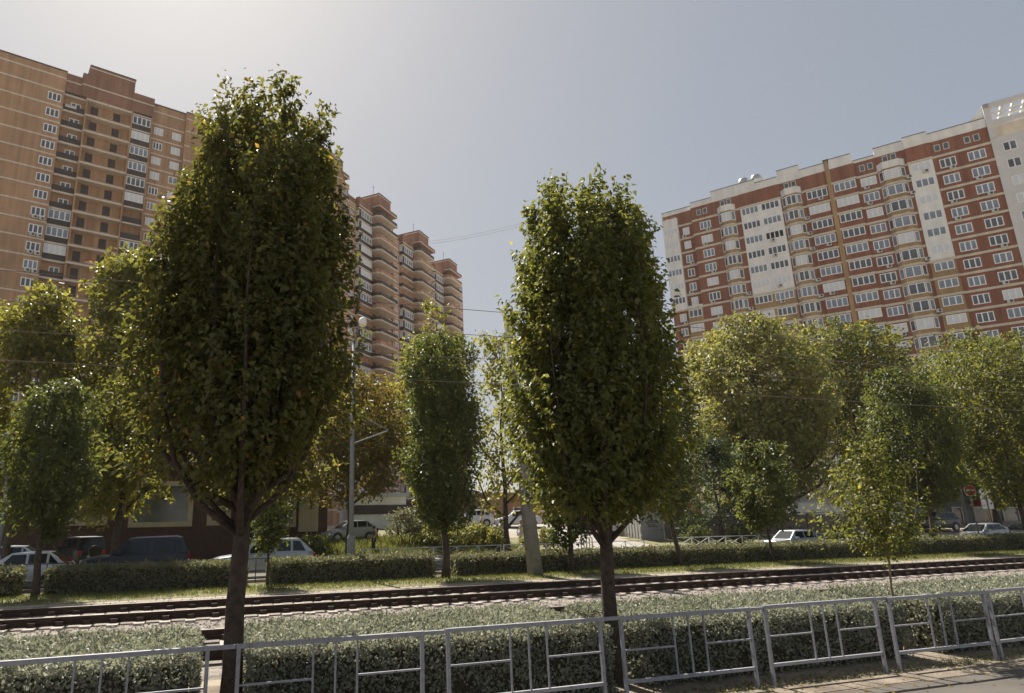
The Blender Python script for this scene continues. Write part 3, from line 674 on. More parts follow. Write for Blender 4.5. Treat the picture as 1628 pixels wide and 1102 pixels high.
# white corner tower with an open pergola roof
tw = MB(); tw.box(46.8, 66, -.2, 15, -.5, 61.0); MT['tower'] = mat('grey white render', (.64, .64, .63), .8, .06, .5); tw.build('white_tower', MT['tower'], rC)
for k, z in enumerate(ZC):
    for x in (48.9, 51.6, 54.2, 57):
        H3.window(x, z - 2.2, 1.7, 1.6, 2, -.2, rr_.choice(['glass', 'glass2', 'blind']), pri=3 + pri(46, z) + (x - 46))
pg = MB()
for x in (46.8, 56, 65.2): pg.box(x, x + .8, -.45, .35, 61.0, 67.2); pg.box(x, x + .8, 9, 9.8, 61.0, 67.2)
pg.box(46.8, 66, -.45, .35, 66.4, 67.21); pg.box(46.8, 66, 9.0, 9.8, 66.4, 67.21)
pg.box(47.6, 66, -.42, .2, 63.2, 64.0)
for i in range(13): x = 47.7 + i * 1.45; pg.box(x, x + .28, .36, 8.99, 66.5, 67.1)
for i in range(5): y = 1.6 + i * 1.6; pg.box(47.6, 66, y, y + .25, 66.15, 66.49)
pg.build('pergola', MT['tower'], rC)
MB().box(47.7, 65.9, 3.4, 3.9, 61.0, 65.4).build('pergola_wall', MT['cream'], rC)
fin = MB(); fin.add([(44.6, .2, 64.95), (46.75, .2, 64.95), (46.75, .2, 67.1), (44.6, .7, 64.95), (46.75, .7, 64.95), (46.75, .7, 67.1)], [(0, 1, 2), (5, 4, 3), (0, 2, 5, 3), (0, 3, 4, 1), (1, 4, 5, 2)])
fin.build('gable_fin', MT['white'], rC)
H3.finish()

# ------------------------------------------------------------------ air
hz = MB(); hz.box(-2150, 2150, -2150, 2150, -1.0, 88.0)
hm = bpy.data.materials.new('haze'); hm.use_nodes = True; ht = hm.node_tree
for n_ in list(ht.nodes):
    if n_.type == 'BSDF_PRINCIPLED': ht.nodes.remove(n_)
pv = ht.nodes.new('ShaderNodeVolumePrincipled'); pv.inputs['Color'].default_value = (.96, .95, .93, 1); pv.inputs['Density'].default_value = HAZE
pv.inputs['Anisotropy'].default_value = .25
ht.links.new(pv.outputs[0], ht.nodes['Material Output'].inputs['Volume'])
if HAZE: struct(hz.build('haze', hm), 'stuff')

# ================================================================== STREET LEVEL
MT['galv'] = mat('worn grey paint on steel', (.27, .27, .30), .55, .2, 14, .15, 60, col2=(.36, .36, .39), metal=.1)
t_ = MT['galv'].node_tree; b_ = t_.nodes['Principled BSDF']; tc_ = [q for q in t_.nodes if q.type == 'TEX_COORD'][0]
n_ = t_.nodes.new('ShaderNodeTexNoise'); n_.inputs['Scale'].default_value = 9; n_.inputs['Detail'].default_value = 9; n_.inputs['Roughness'].default_value = .7
g_ = t_.nodes.new('ShaderNodeNewGeometry'); t_.links.new(g_.outputs['Position'], n_.inputs['Vector'])
r_ = t_.nodes.new('ShaderNodeValToRGB'); r_.color_ramp.elements[0].position = .60; r_.color_ramp.elements[1].position = .70; t_.links.new(n_.outputs['Fac'], r_.inputs[0])
x_ = t_.nodes.new('ShaderNodeMix'); x_.data_type = 'RGBA'; x_.inputs[7].default_value = (.13, .065, .035, 1)
t_.links.new(r_.outputs[0], x_.inputs[0]); t_.links.new([q for q in t_.nodes if q.type == 'VALTORGB'][0].outputs[0], x_.inputs[6]); t_.links.new(x_.outputs[2], b_.inputs['Base Color'])
# ---- front railing panels
def railing():
    t = thing('railing_panel', '', 'railing', S(0, 8.65), SROT, 'grey railing panels along the pavement')
    W = 2.30
    MB().bar((0, 0, 1.11), (W, 0, 1.11), .05, .05).build('top_rail', MT['galv'], t)
    MB().bar((.03, 0, .29), (W - .03, 0, .29), .04, .045).build('bottom_rail', MT['galv'], t)
    for x in (.0275, W - .0275): MB().bar((x, 0, -.1), (x, 0, 1.085), .045, .045).build('post', MT['galv'], t)
    for x in (.90, 1.17, 1.44): MB().bar((x, 0, .311), (x, 0, 1.084), .022, .022).build('bar', MT['galv'], t)
    for a, b in ((.05, .889), (1.451, W - .05)): MB().bar((a, 0, .69), (b, 0, .69), .022, .022).build('mid_rail', MT['galv'], t)
    MB().bar((W + .001, 0, 1.108), (W + .279, 0, 1.108), .044, .044).build('connector', MT['galv'], t)
    return t
proto = None
for i, (s, lab) in enumerate(((-2.14, 'grey steel railing panel at the far left, left of the big tree trunk'), (.45, 'grey steel railing panel just right of the big tree trunk'),
        (3.04, 'grey steel railing panel ending at the second big tree trunk, on its left'), (5.64, 'grey steel railing panel starting right of the second big tree trunk'),
        (8.20, 'grey steel railing panel between second big tree and thin sapling'), (10.72, 'grey steel railing panel just right of the thin sapling trunk'),
        (13.14, 'grey steel railing panel at the far right, cut off by the photo edge'))):
    o = railing() if proto is None else copy_thing(proto, S(s, 8.65), SROT)
    proto = proto or o; o.location = S(s, 8.65 + .02 * math.sin(i * 2.1), .006 * math.sin(i * 3.7)); o.rotation_euler = (R(.6 * math.sin(i * 1.7)), R(.15 * math.sin(i * 2.9)), SROT + R(.25 * math.cos(i * 2.3))); o['label'] = lab

# ---- hedges
def hedge(label, s0, s1, t0, t1, h, dens, ln, lm, seed, group, amp=.075, hole=0.0):
    root = thing('clipped_hedge', label, 'hedge', S((s0 + s1) / 2, (t0 + t1) / 2, 0), SROT, group)
    rg = np.random.default_rng(seed); lx, ly = (s1 - s0) / 2, (t1 - t0) / 2
    mb = MB(); k = .07
    mb.box(-lx + k * 1.3, lx - k * 1.3, -ly + k * 1.3, ly - k * 1.3, -.05, h - k * 1.5); core = mb.build('twigs', MT['twig'], root)
    def nz(p):
        return np.array([mnoise.noise(Vector((a * 2.2 + seed, b * 2.2, c * 2.2))) + .5 * mnoise.noise(Vector((a * 6 + seed, b * 6, c * 6))) for a, b, c in p])
    Ps, Ns = [], []
    for (w, d, fn, nrm, mul) in ((2 * lx, 2 * ly, lambda a, b: np.stack([a - lx, b - ly, np.full_like(a, h)], 1), (0, 0, 1), 1.0),
                            (2 * lx, h, lambda a, b: np.stack([a - lx, np.full_like(a, -ly), b], 1), (0, -1, 0), 1.0),
                            (2 * lx, h, lambda a, b: np.stack([a - lx, np.full_like(a, ly), b], 1), (0, 1, 0), .35),
                            (2 * ly, h, lambda a, b: np.stack([np.full_like(a, -lx), a - ly, b], 1), (-1, 0, 0), 1.0),
                            (2 * ly, h, lambda a, b: np.stack([np.full_like(a, lx), a - ly, b], 1), (1, 0, 0), .8)):
        n = int(w * d * dens * mul)
        p = fn(rg.random(n) * w, rg.random(n) * d); q = np.tile(np.array(nrm, float), (n, 1))
        p = p + q * (nz(p) * amp + rg.normal(size=n) * .022 - .012)[:, None]
        if hole and nrm[1] == -1:
            f = (p[:, 2] / h) ; keep = rg.random(n) < np.clip(.45 + f * 1.1, 0, 1); p, q = p[keep], q[keep]
        Ps.append(p); Ns.append(q)
    P = np.concatenate(Ps); N = np.concatenate(Ns); n = len(P)
    # round the arrises a little
    rx = np.maximum(0, np.abs(P[:, 0]) - (lx - .12)); rz = np.maximum(0, P[:, 2] - (h - .12)); ry = np.maximum(0, np.abs(P[:, 1]) - (ly - .12))
    P[:, 2] -= .35 * np.maximum(np.minimum(rx, rz), np.minimum(ry, rz))
    # sprigs sticking out of the top
    m = (N[:, 2] > .5) & (rg.random(n) < .06); P[m, 2] += rg.random(m.sum()) * ln * 1.6
    dr = N * .5 + rg.normal(size=P.shape) * .6; dr[:, 2] += .25
    nr = N + rg.normal(size=P.shape) * .55
    cl = np.array([mnoise.noise(Vector((a * .9 + seed, b * .9, c * 1.3))) for a, b, c in P]) * .6 + .5
    ti = np.clip(.45 * cl + .45 * rg.random(n), 0, .86); ti = np.where(rg.random(n) < .03, 1.0, ti)
    bare = np.array([mnoise.noise(Vector((a * 2.6 + seed * 3, b * 2.6, c * 3.2))) for a, b, c in P]); keep = rg.random(n) > np.clip((bare - .22) * 2.6, 0, .8)
    P, N, dr, nr, ti = P[keep], N[keep], dr[keep], nr[keep], ti[keep]; n = len(P)
    tw = MB()                                    # bare twigs poking through
    for q in rg.choice(n, min(n, 160), replace=False):
        a = Vector(P[q]) - Vector(N[q]) * .08; b_ = a + (Vector(N[q]) * .9 + Vector(rg.normal(size=3)) * .5).normalized() * rg.uniform(.09, .19); tw.tube([a, b_], [.0035, .0015], 3)
    o_ = len(core.data.vertices); tw.build('loose_twigs', MT['bark_pale'], root)
    l = ln * (.6 + .8 * rg.random(n))
    obj('foliage', leaf_mesh('foliage', P, dr, nr, l, l * .6, ti, MT[lm]), root)
    return root
G1 = 'low clipped hedges behind the front railing'
hedge('low clipped hedge left of the big tree trunk, behind the front railing', -5.5, .02, 9.25, 11.75, .93, 1500, .055, 'hedge', 1, G1, hole=1)
hedge('low clipped hedge between the two big tree trunks, behind the front railing', .64, 5.88, 9.25, 11.75, .94, 1500, .055, 'hedge', 2, G1, hole=1)
hedge('low clipped hedge between the second big trunk and the sapling, behind the front railing', 6.45, 11.95, 9.3, 11.65, .91, 1500, .055, 'hedge', 3, G1, hole=1)
hedge('low clipped hedge right of the sapling, running out of the photo', 12.75, 24, 9.3, 11.65, .91, 1300, .06, 'hedge', 4, G1, hole=1)
G2 = 'clipped hedges on the grass strip beyond the tracks'
for i, (a, b, lab) in enumerate(((-12, -6.5, 'clipped hedge stub at the left photo edge in front of the white hatchback'), (-5.5, 1.75, 'long clipped hedge in front of the dark blue off-roader'),
        (2.75, 9.85, 'long clipped hedge in front of the grey lamp post'), (10.95, 17.7, 'clipped hedge behind the thick leaning concrete post'),
        (17.75, 30.0, 'long clipped hedge right of the concrete post, in front of the wall'), (30.1, 58, 'long clipped hedge at right, in front of the red round sign'))):
    hedge(lab, a, b, 29.3, 30.75, .95 if i < 3 else .86, 420, .105, 'hedge_far', 20 + i, G2, .07)

# ---- grass of the strip
rg = np.random.default_rng(9); n = 26000
s_ = rg.uniform(-12, 55, n); t_ = 26.35 + 2.95 * rg.random(n) ** .8
pz = np.stack([U2[0] * s_ + N2[0] * t_, U2[1] * s_ + N2[1] * t_, np.full(n, .0)], 1)
dr = rg.normal(size=(n, 3)) * .35; dr[:, 2] += 1
struct(obj('grass', leaf_mesh('grass', pz, dr, rg.normal(size=(n, 3)), .07 + .10 * rg.random(n), np.full(n, .022), rg.random(n) * .85, MT['grass'])), 'stuff')
n = 9000                                         # rough grass of the bank by the parked silver car
s_ = rg.uniform(3, 21, n); t_ = rg.uniform(42.2, 52, n); hz = np.array([hgt(a, b) for a, b in zip(s_, t_)])
pz = np.stack([U2[0] * s_ + N2[0] * t_, U2[1] * s_ + N2[1] * t_, hz], 1); dr = rg.normal(size=(n, 3)) * .4; dr[:, 2] += 1
struct(obj('bank_grass', leaf_mesh('bank_grass', pz, dr, rg.normal(size=(n, 3)), .25 + .35 * rg.random(n), np.full(n, .05), rg.random(n) * .8, MT['grass'])), 'stuff')
n = 2600                                         # weeds along the railing foot
s_ = rg.uniform(5.5, 18, n); t_ = 8.55 + np.abs(rg.normal(size=n)) * .3
pz = np.stack([U2[0] * s_ + N2[0] * t_, U2[1] * s_ + N2[1] * t_, np.zeros(n)], 1); dr = rg.normal(size=(n, 3)) * .7; dr[:, 2] += .6
struct(obj('weeds', leaf_mesh('weeds', pz, dr, rg.normal(size=(n, 3)), .03 + .06 * rg.random(n), np.full(n, .014), rg.random(n), MT['grass'])), 'stuff')

n = 900                                          # fallen leaves
s_ = np.concatenate([rg.uniform(-4, 18, n // 2), rg.normal(6.2, 1.6, n - n // 2)]); t_ = np.where(rg.random(n) < .7, 9.0 - np.abs(rg.normal(size=n)) * .8, rg.uniform(26.4, 29.2, n))
pz = np.stack([U2[0] * s_ + N2[0] * t_, U2[1] * s_ + N2[1] * t_, np.full(n, .016)], 1); dr = rg.normal(size=(n, 3)); dr[:, 2] *= .12; nr_ = rg.normal(size=(n, 3)) * .25; nr_[:, 2] += 1
struct(obj('fallen_leaves', leaf_mesh('fallen_leaves', pz, dr, nr_, .05 + .05 * rg.random(n), .03 + .03 * rg.random(n), rg.random(n), MT['leaf_orange'])), 'stuff')
# ---- big street trees in front
GP = 'columnar street trees'
pear_tree('tallest dark columnar tree, backlit, on the thick trunk at left behind the railing', .47, 9.7, 2.85, 9.62, 1.58, 4, 'leaf_pear', .145, 34, 4200, 20, .092, GP, skew=(.06, 0), thin=.14, shoulder=2.5)
pear_tree('big columnar green tree in the middle whose trunk stands behind the railing', 6.13, 9.7, 2.45, 8.78, 1.45, 8, 'leaf_pear2', .135, 30, 4100, 20, .092, GP, skew=(.10, 0), tbend=(.06, 0), thin=.12, shoulder=1.9)
tree('sapling', 'small thin sapling with a bushy crown right behind the railing at right', 12.29, 9.7, 1.70, 3.85, .90, [(0, .3), (.12, .85), (.3, 1.0), (.55, .72), (.75, .42), (.9, .2), (1, .08)], 250, 17, .080, 'leaf_pear2', .035, seed=12, up=.6, slen=.6, limbs=6, bark='bark_pale', lob=.25, shell=.6, ragged=.3, spikes=5)
GF = 'street trees standing in the far hedge line'
def far(label, t, x, yt, yb, hw, prof, sh, ln, lm, tr, seed, **k):
    return tree_px(k.pop('name', 'street_tree'), label, t, x, yt, yb, hw, prof, sh, 16, ln, lm, tr, seed=seed, **k)
far('dark columnar tree before the white hatchback at the left edge', 29.0, 68, 612, 850, 62, PEAR, 864, 0.166, 'leaf_mid', .14, 31, group=GF, lobes=16, lz=1.5)
far('slender young tree just right of the thickest trunk, beyond the tracks', 28.9, 428, 735, 872, 30, PEAR, 279, 0.137, 'leaf_mid', .07, 32, group=GF, lobes=16, lz=1.5)
far('dense dark green columnar tree right of the lamp post, before the pink tower', 28.9, 706, 530, 835, 68, PEAR, 1395, 0.166, 'leaf_mid', .17, 33, group=GF, slen=1.0, lobes=16, lz=1.5)
far('low tree whose crown touches the second big tree, right of the leaning post', 28.9, 905, 690, 862, 52, ROUND, 585, 0.166, 'leaf_mid', .15, 34, group=GF, lobes=14, lz=0.9)
far('leaning tree at the hedge just right of the second big tree', 28.9, 1062, 590, 822, 58, PEAR, 864, 0.166, 'leaf_mid', .13, 35, group=GF, tbend=(.5, 0), lobes=16, lz=1.5)
far('small egg-shaped green tree before the large plane tree', 28.9, 1222, 703, 845, 42, ROUND, 361, 0.2, 'leaf_mid', .08, 36, group=GF, lobes=14, lz=0.9)
far('tall green tree left of the red round sign', 29.5, 1474, 595, 798, 56, PEAR, 1116, 0.195, 'leaf_mid', .15, 37, group=GF, slen=1.0, lobes=16, lz=1.5)
far('bright green tree at the right photo edge beyond the hedge', 29.5, 1618, 552, 796, 76, BROAD, 1395, 0.215, 'leaf_pear2', .16, 38, group=GF, slen=1.0, lobes=20, lz=0.9)
# ---- trees further back
GB = 'background trees'
far('tall yellowish tree at the left edge before the tan tower', 43, 22, 452, 800, 74, TALL, 953, 0.312, 'leaf_yellow', .22, 41, group=GB, name='poplar_tree', slen=1.3, gap=.2, lobes=20, lz=1.5)
far('tall yellowing tree with a straight bare trunk, left of the big dark tree', 44, 190, 396, 815, 104, TALL, 1908, 0.325, 'leaf_yellow', .24, 42, group=GB, name='poplar_tree', slen=1.4, gap=.15, lobes=20, lz=1.5)
far('orange-brown autumn tree behind the lamp post', 43, 556, 600, 800, 92, BROAD, 1534, 0.224, 'leaf_orange', .2, 43, group=GB, name='autumn_tree', up=.4, slen=1.2, gap=.12, lobes=20, lz=0.9)
far('yellow-green tree rising behind the dense dark columnar tree', 44, 690, 482, 800, 66, TALL, 853, 0.287, 'leaf_yellow', .13, 44, group=GB, name='poplar_tree', slen=1.2, gap=.1, lobes=0)
far('sparse airy tree with sky showing through, behind the leaning concrete post', 42.5, 806, 528, 835, 62, TALL, 330, 0.275, 'leaf_yellow', .2, 45, group=GB, name='birch_tree', slen=1.3, gap=.2, lobes=20, lz=1.5)
far('largest broad plane tree, pale yellow-green, before the red tower', 47, 1226, 518, 800, 100, BROAD, 2309, 0.362, 'leaf_plane', .42, 46, group=GB, name='plane_tree', up=.45, slen=1.5, gap=.1, tbend=(1.4, 0), lobes=20, lz=0.9)
far('second plane tree right of the broadest one, before the red tower', 50, 1385, 518, 805, 84, BROAD, 1707, 0.362, 'leaf_pear2', .3, 47, group=GB, name='plane_tree', up=.45, slen=1.5, gap=.1, lobes=20, lz=0.9)
far('dark conifer-like tree in front of the grey wall', 44, 1145, 690, 842, 66, CONE, 669, 0.195, 'leaf_dark', .16, 48, group=GB, name='cedar_tree', up=.05, slen=1.3, gap=.15, lobes=12, lz=0.9)
far('yellow-green tree behind the bright tree at the right photo edge', 48, 1580, 545, 800, 95, BROAD, 1406, 0.362, 'leaf_pear2', .3, 49, group=GB, name='plane_tree', up=.45, slen=1.5, lobes=20, lz=0.9)
far('dim green tree filling the gap behind the orange autumn tree', 50, 420, 640, 815, 80, ROUND, 585, 0.244, 'leaf_mid', .2, 50, group=GB, name='maple_tree', slen=1.2, gap=.1, lobes=14, lz=0.9)

# ================================================================== POSTS, WIRES, SIGNS
MT['concrete'] = mat('grey concrete', (.21, .205, .20), .9, .18, 4, .3, 40)
MT['pole'] = mat('painted grey pole', (.22, .23, .24), .5, .1, 4)
b0, b1 = S(14.17, 28), S(13.35, 28, 11.9)
t = thing('catenary_pole', 'thick leaning grey concrete post left of the second big tree', 'pole', b0)
MB().tube([(0, 0, -.3), tuple(b1 - b0)], [.35, .19], 14).build('shaft', MT['concrete'], t, True)
MB().tube([tuple((b1 - b0) * .915), tuple((b1 - b0) * .94)], [.235, .23], 14).build('clamp', MT['steel'], t)
LS = on_t(558, 884, 31)[0]
p = S(LS, 31, 0)
t = thing('street_lamp', 'slim grey lamp post with V-shaped bracket between orange tree and big dark tree', 'street lamp', p, SROT)
MB().tube([(0, 0, 0), (0, 0, 5.6), (.02, 0, 11.0)], [.125, .105, .07], 12).build('pole', MT['pole'], t, True)
zb_ = on_t(558, 884, 31)[1]
MB().lathe([(.20, -.1), (.20, 1.75), (.14, 1.9)], 10, (0, 0, 0)).build('sleeve', MT['pole'], t)
s1, z1 = on_t(560, 655, 31); s2, z2 = on_t(615, 685, 31); s3, z3 = on_t(562, 705, 31)
br = MB(); br.tube([(.05, 0, z1), (s2 - LS, -.3, z2)], .03, 6); br.tube([(.05, 0, z3), (s2 - LS, -.3, z2 - .03)], .035, 6); br.build('bracket', MT['pole'], t)
MB().tube([(0, 0, 10.9), (.1, -.5, 11.6), (.16, -1.1, 11.75)], [.05, .045, .04], 8).build('arm', MT['pole'], t)
MB().lathe([(.05, -.28), (.17, -.2), (.2, 0), (.14, .16), (.03, .22)], 14, (.18, -1.25, 11.75)).build('lamp_head', MT['white'], t, True)
for lab, t_, xb, x1, y1, x2, y2 in (('curved street lamp arm rising over the trees at right', 42, 1486, 1490, 612, 1530, 592), ('grey lamp post at the left photo edge behind the sedan', 34, 3, 12, 765, -30, 700)):
    sA, zA = on_t(x1, y1, t_); sB, zB = on_t(x2, y2, t_)
    t = thing('street_lamp', lab, 'street lamp', S(sA, t_, hgt(sA, t_)), SROT); d = sB - sA
    MB().tube([(0, 0, -.1), (0, 0, zA)], [.13, .075], 10).build('pole', MT['pole'], t, True)
    MB().tube([(0, 0, zA - .02), (d * .3, 0, zA + (zB - zA) * .5), (d * .7, 0, zB - .05)], [.06, .05, .045], 8).build('arm', MT['pole'], t, True)
    hd = MB(); hd.tube([(d * .62, 0, zB - .06), (d * .85, 0, zB + .02), (d, 0, zB + .06)], [.08, .15, .06], 10); hd.build('lamp_head', MT['white'], t, True)
# tram wires
MT['wire'] = mat('copper wire', (.16, .13, .11), .5, .1, 3)
for i, (t_, za, lab) in enumerate(((18.5, 8.9, 'topmost of the overhead wires crossing the trees'), (18.5, 8.08, 'second overhead wire from the top, crossing the trees'),
                                   (18.5, 7.32, 'third overhead wire from the top, crossing the trees'), (18.5, 6.55, 'lowest overhead wire crossing the trees'))):
    mb = MB(); pts = []
    for k in range(41):
        s = -50 + k * 4.5; f = ((s + 16) % 32) / 32
        pts.append(S(s, t_, za - .12 * 4 * f * (1 - f) + .1))
    mb.tube(pts, .010, 5)
    tag(mb.build('overhead_wire', MT['wire']), lab, 'wire', 'overhead tram wires')
for i, lab in enumerate(('upper thin far cable slung through the sky between towers', 'lower thin far cable slung through the sky between towers')):
    pts = []
    for k in range(21):
        f = k / 20; pts.append(Vector((-2 + 40 * f, 160 - 22 * f, 72.6 - i * .7 - 6 * 4 * f * (1 - f) * .25)))
    mb = MB(); mb.tube(pts, .03, 4); tag(mb.build('cable', MT['steel']), lab, 'cable', 'far cables')
# signs
MT['red'] = mat('sign red', (.50, .03, .03), .4, .08, 3); MT['signwhite'] = mat('sign white', (.7, .7, .7), .4, .05, 3)
t_ = 31.3; sA, zA = on_t(1538, 780, t_)
t = thing('no_entry_sign', 'round red and white no-entry sign on a grey post above the far hedge', 'road sign', S(sA + .18, t_, 0), SROT - R(25))
MB().tube([(0, 0, 0), (0, 0, zA + .25)], .05, 8).build('post', MT['pole'], t, True)
MB().lathe([(.36, -.07), (.36, -.05)], 28, (0, 0, zA), 'y').build('rim', MT['signwhite'], t)
MB().lathe([(.325, -.078), (.325, -.071)], 28, (0, 0, zA), 'y').build('disc', MT['red'], t)
MB().box(-.25, .25, -.086, -.079, zA - .06, zA + .06).build('bar', MT['signwhite'], t)
t_ = 40.0; sA, zA = on_t(1565, 792, t_)
t = thing('street_sign', 'white two-panel sign on a yellowish post right of the no-entry sign', 'road sign', S(sA, t_, 0), SROT)
MB().tube([(.08, 0, 0), (.08, 0, zA + 1.2)], .06, 8).build('post', mat('yellow post', (.45, .38, .15), .6, .1, 4), t, True)
for x in (-.62, .22): MB().box(x, x + .55, -.1, -.06, zA - .9, zA + .7).build('panel', MT['signwhite'], t)

# ---- rails of the far road side, seen in the hedge gaps
MT['darkrail'] = mat('dark railing paint', (.05, .05, .052), .6, .2, 6)
def gap_rail(label, s0, s1, t_=31.0, h=1.0):
    t = thing('road_railing', label, 'railing', S(s0, t_), SROT, 'dark railings in the hedge gaps'); L = s1 - s0
    for z in (h, .25, .42): MB().bar((0, 0, z), (L, 0, z), .04, .04).build('rail', MT['darkrail'], t)
    n = max(2, round(L / .9))
    for k in range(n + 1): MB().bar((L * k / n, 0, 0), (L * k / n, 0, h - .021), .035, .035).build('post', MT['darkrail'], t)
gap_rail('dark low railing in front of the white hatchback', -9.5, -4.9, h=1.08); gap_rail('dark low railing in front of the silver off-roader', 1.3, 3.2); gap_rail('dark low railing beside the dense columnar tree trunk', 9.4, 11.4, h=.9)

# ---- white crossed fences of the far pavement
MT['fencewhite'] = mat('white fence paint', (.55, .55, .54), .6, .1, 5)
def xfence(label, s0, t0, n, step=1.5, h=.85, ang=0.0):
    z0 = min(hgt(s0, t0), hgt(s0 + n * step, t0))
    t = thing('crossed_fence', label, 'fence', S(s0, t0, hgt(s0 + n * step * .5, t0)), SROT + ang, 'low white crossed fences')
    L = n * step
    MB().bar((0, 0, h), (L, 0, h), .05, .05).build('top_rail', MT['fencewhite'], t); MB().bar((0, 0, .14), (L, 0, .14), .04, .04).build('bottom_rail', MT['fencewhite'], t)
    for k in range(n + 1): MB().bar((k * step, 0, -.2), (k * step, 0, h - .026), .06, .06).build('post', MT['fencewhite'], t)
    for k in range(n):
        x = MB(); a, b = k * step + .03, (k + 1) * step - .03; x.bar((a, -.014, .17), (b, -.014, h - .04), .03, .024); x.bar((a, .014, h - .04), (b, .014, .17), .03, .024); x.build('cross_brace', MT['fencewhite'], t)
xfence('low white crossed fence by the grassy bank behind the lamp post', 9.0, 40.2, 6)
xfence('low white crossed fence behind the dense columnar tree', 18.2, 40.2, 7)
xfence('low white crossed fence in front of the grey wall, left stretch', 31.8, 41.0, 6)
xfence('low white crossed fence in front of the grey wall, right stretch', 41.2, 41.0, 7)

# ---- far low planting
def shrub(label, x, y, t_, hw, hh, lm, seed, n=120, ln=.16, cat='shrub', name='shrub', group=None):
    s, z = on_t(x, y + hh, t_); z0 = hgt(s, t_); p = S(s, t_); dist = math.hypot(p.x, p.y)
    rad = hw / FPX * dist; H = 2 * hh / FPX * dist * 1.05
    root = thing(name, label, cat, S(s, t_, z0), SROT, group)
    st = MB()
    for k in range(5): st.tube([(.05 * k - .1, 0, -.1), ((k - 2) * rad * .3, math.sin(k * 2) * rad * .3, H * .7)], [.03, .01], 5)
    st.build('stems', MT['bark'], root)
    obj('foliage', crown_mesh('foliage', seed, max(.02, z - z0), max(.02, z - z0) + H, [(0, .85 * rad), (.3, rad), (.7, .95 * rad), (1, .55 * rad)], n, 14, ln, MT[lm], .5, .4, .45), root)
shrub('rounded clipped dark shrub on the bank right of the lamp post', 650, 832, 47, 32, 17, 'hedge_far', 61, 260)
for i, (x, hw, lab) in enumerate(((705, 34, 'loose green shrub left of the dense columnar trunk, before parked cars'), (760, 30, 'loose green shrub before the white cars in the yard'))):
    shrub(lab, x, 853, 45, hw, 15, 'leaf_plane', 63 + i, 200, .2, group='loose shrubs by the yard')
for i, (x, lab) in enumerate(((793, 'small leafy plant left of the person in white, behind the white crossed fence'), (845, 'small leafy plant just left of the leaning concrete post'), (872, 'small leafy plant right of the leaning concrete post, on the yard edge'))):
    shrub(lab, x, 856, 43, 13, 11, 'leaf_plane', 80 + i, 70, .16, group='small plants by the yard')
shrub('pale weedy shrub at the foot of the corrugated fence', 1004, 848, 49, 16, 10, 'leaf_plane', 66, 120)
shrub('grassy green bush behind the silver off-roader', 500, 868, 43, 24, 13, 'leaf_mid', 68, 130)
for i, (x, lab) in enumerate(((1110, 'small green shrub behind the left end of the low white crossed fence'), (1180, 'small green shrub behind the low white crossed fence, under the egg-shaped tree'), (1345, 'small green shrub right of the old silver car'))):
    shrub(lab, x, 850, 43, 14, 9, 'leaf_mid', 70 + i, 80, group='small shrubs along the wall')

# ---- low buildings
MT['shop'] = mat('dark brown brick', (.085, .045, .035), .85, .25, 3); MT['panel'] = mat('cream plaster', (.46, .40, .28), .8, .1, 2)
MT['tile'] = mat('tan roof tile', (.33, .22, .14), .8, .25, 8); MT['greywall'] = mat('grey fence panel', (.25, .25, .26), .8, .12, 2, .2, 8)
MT['corr'] = mat('white corrugated sheet', (.52, .53, .54), .5, .1, 2); MT['brownwall'] = mat('brown-grey wall', (.20, .165, .14), .9, .2, 2)
def at_t(x, t_): return on_t(x, 850, t_)[0]
def low(name, label, x0, x1, t_, dep, zt, m, cat='building'):
    s0, s1 = at_t(x0, t_), at_t(x1, t_)
    r = thing(name, label, cat, S(s0, t_, 0), SROT); MB().box(0, s1 - s0, 0, dep, -.3, zt).build('wall', MT[m], r)
    return r, s0, s1
r, s0, s1 = low('shop_building', 'dark brown shop with cream-framed display windows, behind the parked off-roaders at left', -260, 520, 53, 12, 6.4, 'shop')
def shopwin(r, xa, xb, ya, yb, t_, s0, fm='panel', gm='glass', fr=.35):
    a, zt = on_t(xa, ya, t_); b, zb = on_t(xb, yb, t_); a -= s0; b -= s0
    f = MB(); f.box(a, b, -.15, -.002, zb, zb + fr); f.box(a, b, -.15, -.002, zt - fr, zt); f.box(a, a + fr, -.149, -.002, zb + fr, zt - fr); f.box(b - fr, b, -.149, -.002, zb + fr, zt - fr)
    o = f.build('shop_window', MT[fm], r); MB().box(a + fr, b - fr, -.06, -.003, zb + fr, zt - fr).build('pane', MT[gm], o)
shopwin(r, 210, 305, 765, 837, 53, s0); shopwin(r, 60, 170, 775, 835, 53, s0); shopwin(r, 432, 470, 795, 838, 53, s0, fr=.25); shopwin(r, 330, 366, 805, 835, 53, s0)
a, zt = on_t(476, 775, 53); b, zb = on_t(505, 845, 53); MB().box(a - s0, b - s0, -.2, -.004, zb, zt).build('cream_panel', MT['panel'], r)
a, zt = on_t(380, 745, 53); b, zb = on_t(515, 762, 53)
aw = MB(); aw.add([(a - s0, -1.6, zb), (b - s0, -1.6, zb), (b - s0, -.001, zt + .5), (a - s0, -.001, zt + .5), (a - s0, -1.6, zb - .12), (b - s0, -1.6, zb - .12), (b - s0, -.001, zb - .12), (a - s0, -.001, zb - .12)],
                  [(0, 1, 2, 3), (4, 7, 6, 5), (0, 4, 5, 1), (1, 5, 6, 2), (3, 7, 4, 0)]); aw.build('awning', MT['tile'], r)
MB().box(0, s1 - s0, -.4, 12.2, 6.4, 6.8).build('roof', MT['roof'], r)
r, s0, s1 = low('kiosk', 'white kiosk with a dark lower band behind the bank, right of the lamp post', 560, 646, 60, 6, 4.6, 'white')
a, zt = on_t(600, 803, 60); b, zb = on_t(600, 812, 60); MB().box(-.05, s1 - s0 + .05, -.12, -.003, zb - .3, zt).build('band', MT['door'], r)
